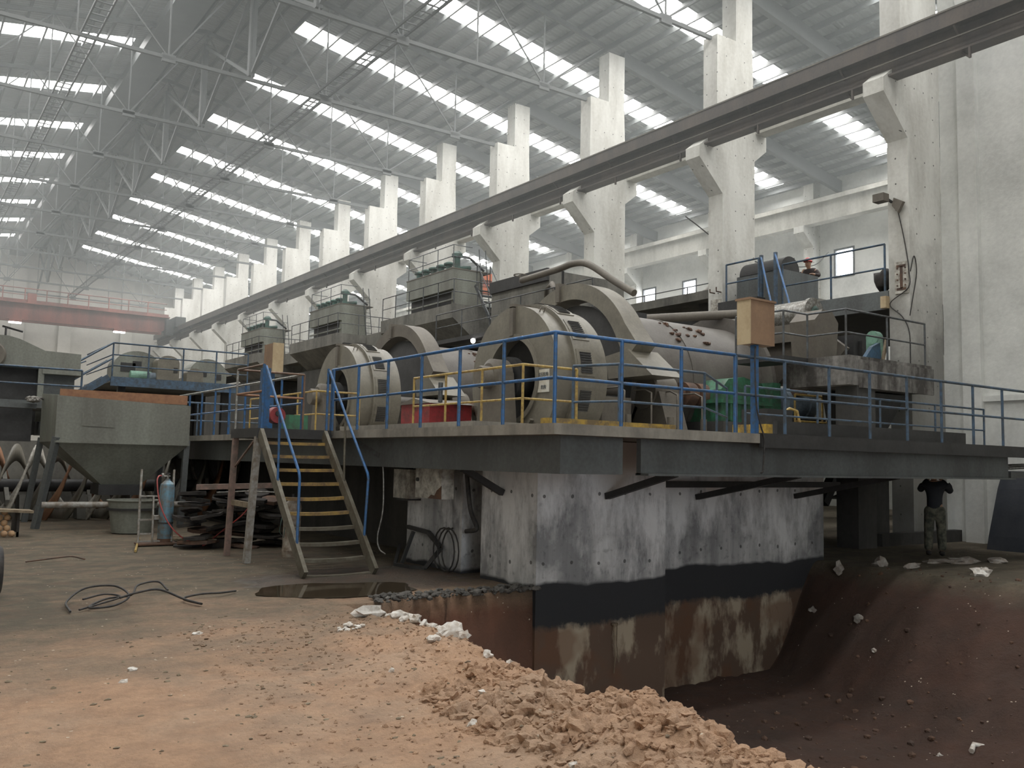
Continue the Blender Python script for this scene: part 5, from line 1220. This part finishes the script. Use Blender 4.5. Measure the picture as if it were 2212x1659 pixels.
while n < 3400:
    y = 2.6 + 6.6*random.random()**1.35; ex, ez = edge(y); d = random.random()**1.9*2.3; x = ex + .12 - d
    if x < -.3: continue
    close = y < 5.8 and d < 1.1
    r = random.choice((.006,.008,.01,.013,.017,.022)) * (1.4 if close else .8)
    mb.rock((x, y, gz(x, y)+r*.05), r, n % 97, (random.uniform(.8,1.5), 1, random.uniform(.6,.9)), 2 if r > .018 else 1, 1.1, True); n += 1
for n in range(230):
    y = 2.7 + 3.4*random.random(); ex, ez = edge(y); x = ex + .08 - random.random()**1.5*1.0; r = random.uniform(.04, .085)
    mb.rock((x, y, gz(x, y)-r*.35), r, n % 89, (random.uniform(.8,1.4), 1, random.uniform(.7,1.)), 3, .9, True)
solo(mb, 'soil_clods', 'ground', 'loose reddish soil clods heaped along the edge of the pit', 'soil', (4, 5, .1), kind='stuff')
mb = MB(); random.seed(77)
for n in range(480):
    x, y = random.uniform(.3, 4.4), 2.6 + 7.5*random.random()**1.2
    if x > edge(y)[0] - .1 and y < 9.6: continue
    r = random.choice((.005,.007,.009,.012,.016))
    mb.rock((x, y, gz(x, y)+r*.2), r, n % 83, (random.uniform(1,1.8), 1, .6), 1, .9, True)
solo(mb, 'gravel', 'wood', 'fine pale gravel crumbs sprinkled over the foreground dirt', 'gravel', (2.5, 6, 0), kind='stuff')
mb = MB()
for n in range(420):
    x, y = random.uniform(7.5, 15), random.uniform(3, 9.5); r = random.choice((.015,.02,.03,.05))
    mb.rock((x, y, gz(x, y)+r*.2), r, n % 97, (1,1,.8), 1, .45)
solo(mb, 'clay_crumbs', 'rust', 'scattered clay crumbs on the floor of the pit', 'soil', (11, 6, -1.8), kind='stuff')
mb = MB()
for n in range(300):
    x, y = random.uniform(5, 7.4), 9.86+random.uniform(0,.4)-.1; 
    mb.rock((x, y, .02+random.uniform(-.02,.03)), random.choice((.015,.025,.045)), n % 97, (1.2,1,.7), 1, .8, True)
solo(mb, 'rubble_line', 'dark_rubble', 'line of broken grey rubble on the lip of the pit beside the foundation', 'rubble', (6.2, 9.9, 0), kind='stuff')
# ------------------------------------------------------------------ people
def skin_obj(name, verts, edges, radii, mat, parent, T, sub=2):
    me = bpy.data.meshes.new(name); off = parent_loc(parent)
    me.from_pydata([tuple(T(v)-off) for v in verts], edges, [])
    o = bpy.data.objects.new(name, me); COL.objects.link(o); o.parent = parent
    md = o.modifiers.new('skin', 'SKIN'); md.use_smooth_shade = True
    for k, sv in enumerate(me.skin_vertices[0].data):
        r = radii[k]; sv.radius = r if isinstance(r, tuple) else (r, r); sv.use_root = (k == 0)
    s = o.modifiers.new('sub', 'SUBSURF'); s.levels = s.render_levels = sub
    me.materials.append(M[mat]); return o
def chain(V, E, Rr, start, pts, rad):
    prev = start
    for p, r in zip(pts, rad):
        V.append(Vector(p)); Rr.append(r)
        if prev is not None: E.append((prev, len(V)-1))
        prev = len(V)-1
    return prev
def person(label, base, heading, arms, hat=None, lean=0., jacket='jacket_dark', trousers='camo', loc_cat='person'):
    """local frame: x to the person's right, y forward, z up"""
    t = thing('person', label, 'person', base)
    c, s = cos(heading), sin(heading); B = Vector(base)
    def T(v): return B + Vector((v[0]*c - v[1]*s, v[0]*s + v[1]*c, v[2]))
    ly = lambda z: lean*max(0, z-.95)
    hip = (0, 0, .95); V = []; E = []; Rr = []
    chain(V, E, Rr, None, [hip, (0,ly(1.15),1.15), (0,ly(1.32),1.32), (0,ly(1.44)-.01,1.44), (0,ly(1.50)+.01,1.50), (0,ly(1.58)+.03,1.58), (0,ly(1.66)+.04,1.66), (0,ly(1.73)+.03,1.73)],
          [(.11,.08), (.12,.09), (.17,.115), (.11,.09), .055, (.07,.085), (.078,.10), (.06,.075)])
    nose = len(V); V.append(Vector((0, ly(1.62)+.15, 1.615))); Rr.append(.016); E.append((6, nose))
    for sx in (-1, 1):
        V.append(Vector((sx*.085, ly(1.64)+.03, 1.635))); Rr.append(.018); E.append((6, len(V)-1))
    hands = []
    for sx, (el, wr, tip) in zip((-1, 1), arms):
        sh = (sx*.19, ly(1.42), 1.42)
        k = chain(V, E, Rr, 3, [sh, el, wr], [.062, .046, .034])
        w, f = Vector(wr), (Vector(tip) - Vector(wr)).normalized()
        side = f.cross(Vector((0,0,1))); side = side.normalized() if side.length > .1 else Vector((1,0,0)); nrm = side.cross(f)
        palm = w + f*.07; kp = chain(V, E, Rr, k, [palm], [(.038,.02)])
        for q, (o_, L) in enumerate(zip((-.027,-.009,.009,.027), (.065,.08,.075,.058))):
            r0 = palm + f*.035 + side*o_
            chain(V, E, Rr, kp, [r0, r0 + f*L*.5 - nrm*.006, r0 + f*L - nrm*.022], [.0095, .009, .0075])
        th = w + f*.03 + side*(-sx*.032)
        chain(V, E, Rr, k, [th, th + f*.03 - side*sx*.016, th + f*.058 - side*sx*.014], [.012, .0105, .009])
    for sx in (-1, 1):
        chain(V, E, Rr, 0, [(sx*.09,.0,.88), (sx*.11,.03,.50), (sx*.12,-.01,.11), (sx*.12,.03,.05), (sx*.13,.15,.035)], [.085, .058, .045, .04, .03])
    skin_obj('body', V, E, Rr, 'skin', t, T)
    # jacket
    V = []; E = []; Rr = []
    chain(V, E, Rr, None, [(0,ly(.9),.84), (0,ly(1.12),1.10), (0,ly(1.32),1.32), (0,ly(1.44),1.44), (0,ly(1.5)+.01,1.50)], [(.185,.15), (.175,.14), (.20,.15), (.15,.115), (.075,.075)])
    for sx, (el, wr, tip) in zip((-1, 1), arms):
        chain(V, E, Rr, 3, [(sx*.20, ly(1.42), 1.415), el, Vector(el)*.12+Vector(wr)*.88], [.085, .068, .055])
    skin_obj('jacket', V, E, Rr, jacket, t, T)
    V = []; E = []; Rr = []
    chain(V, E, Rr, None, [(0,0,1.04), (0,0,.90)], [(.18,.145), (.185,.145)])
    for sx in (-1, 1): chain(V, E, Rr, 1, [(sx*.10,.0,.80), (sx*.115,.03,.50), (sx*.125,-.005,.10)], [.115, .095, .085])
    skin_obj('trousers', V, E, Rr, trousers, t, T)
    for sx in (-1, 1):
        V = []; E = []; Rr = []
        chain(V, E, Rr, None, [(sx*.12,-.03,.13), (sx*.12,-.02,.05), (sx*.125,.08,.045), (sx*.13,.19,.038)], [.06, .055, (.052,.042), (.04,.034)])
        skin_obj('boot', V, E, Rr, 'black_rubber', t, T)
    hc = Vector((0, ly(1.69)+.03, 1.69))
    if hat:
        mb = MB(); mb.lathe('Z', (0,0,0), [(0,.125),(0,.135),(.015,.135),(.03,.12),(.09,.095),(.13,.05),(.145,0)], 24, smooth=True)
        mb.v = [T(hc + Vector((v.x*.95, v.y*1.1, v.z))) for v in mb.v]
        mb.build('hard_hat', hat, t)
        mb = MB().box(-.075,.075,.10,.20,.0,.014); mb.v = [T(hc + v) for v in mb.v]; mb.build('hat_peak', hat, t)
    else:
        mb = MB().rock((0,-.005,.0), .115, 3, (.82,1.0,.85), 3, .12)
        mb.v = [T(hc + Vector((v.x, v.y-.012, max(v.z,-.055)))) for v in mb.v]; mb.sm = [True]*len(mb.sm); mb.build('hair', 'black_rubber', t)
    for sx in (-1, 1):
        mb = MB().rock((sx*.032, ly(1.65)+.128, 1.648), .010, 2, (1.4,.6,.8), 2, 0); mb.v = [T(v) for v in mb.v]; mb.build('eye', 'black_glass', t)
    mb = MB().rock((0, ly(1.58)+.122, 1.572), .018, 2, (1.5,.4,.35), 2, 0); mb.v = [T(v) for v in mb.v]; mb.build('mouth', 'cabinet_brown', t)
    return t, T
w, T = person('person in dark jacket and camouflage trousers filming with raised hands below the girder', (17.3, 9.75, .02), math.radians(-62),
    (((-.27,.16,1.30), (-.10,.30,1.56), (-.06,.33,1.66)), ((.30,.18,1.28), (.10,.31,1.55), (.06,.34,1.65))))
mb = MB().box(-.08,.08,.385,.394,1.60,1.69); mb.v = [T(v) for v in mb.v]
solo(mb, 'phone', 'black_glass', 'small black phone held up by the person below the girder', 'phone', tuple(T(Vector((0,.39,1.6)))))
person('person in red hard hat and dark clothes leaning on the grey tank in the aisle', (22.55, 16.45, 6.2), math.radians(100),
    (((-.36,.20,1.22), (-.30,.46,1.24), (-.28,.58,1.24)), ((.30,.16,1.16), (.20,.40,1.20), (.16,.5,1.21))), hat='hat_red', lean=.22, jacket='jacket_brown', trousers='jacket_dark')

# ------------------------------------------------------------------ haze, camera, world, daylight through the added door
HAZE = .0105
m = bpy.data.materials.new('haze'); m.use_nodes = True; nt = m.node_tree; nt.nodes.clear()
v_ = nt.nodes.new('ShaderNodeVolumeScatter'); o_ = nt.nodes.new('ShaderNodeOutputMaterial')
v_.inputs['Color'].default_value = (.86,.93,.92,1); v_.inputs['Density'].default_value = HAZE; v_.inputs['Anisotropy'].default_value = .2
nt.links.new(v_.outputs[0], o_.inputs['Volume']); M['haze'] = m
solo(MB().box(XL-.1, XR+.2, Y0-.1, Y1+.1, 8.6, 20.), 'haze', 'haze', 'pale dusty haze hanging in the air of the whole hall', 'haze', (10, 40, 0), kind='stuff')
W = bpy.data.worlds.new('yard_sky'); SC.world = W; W.use_nodes = True
W.node_tree.nodes['Background'].inputs[0].default_value = (.86,.93,1.,1); W.node_tree.nodes['Background'].inputs[1].default_value = 5.2

def make_camera():
    yaw, pitch, roll, f = .61332540, .085721702, .021677553, 1915.77392
    fw = Vector((sin(yaw)*cos(pitch), cos(yaw)*cos(pitch), sin(pitch)))
    r = Vector((cos(yaw), -sin(yaw), 0)); u = r.cross(fw)
    r2 = r*cos(roll) + u*sin(roll); u2 = u*cos(roll) - r*sin(roll)
    cd = bpy.data.cameras.new('camera'); cd.sensor_width = 36; cd.lens = f/2212*36; cd.clip_end = 400
    co = bpy.data.objects.new('camera', cd); COL.objects.link(co)
    m = Matrix((r2, u2, -fw)).transposed().to_4x4(); m.translation = Vector((0, 0, 1.75))
    co.matrix_world = m; SC.camera = co
make_camera()
vs = SC.view_settings; SC.display_settings.display_device = 'sRGB'
vs.view_transform = 'Standard'; vs.look = 'None'; vs.gamma = 1; vs.exposure = 0.; vs.use_curve_mapping = False
SC.cycles.max_bounces = 5; SC.cycles.diffuse_bounces = 4; SC.cycles.glossy_bounces = 2; SC.cycles.sample_clamp_indirect = 6.
SC.cycles.use_denoising = True; SC.cycles.adaptive_threshold = .03
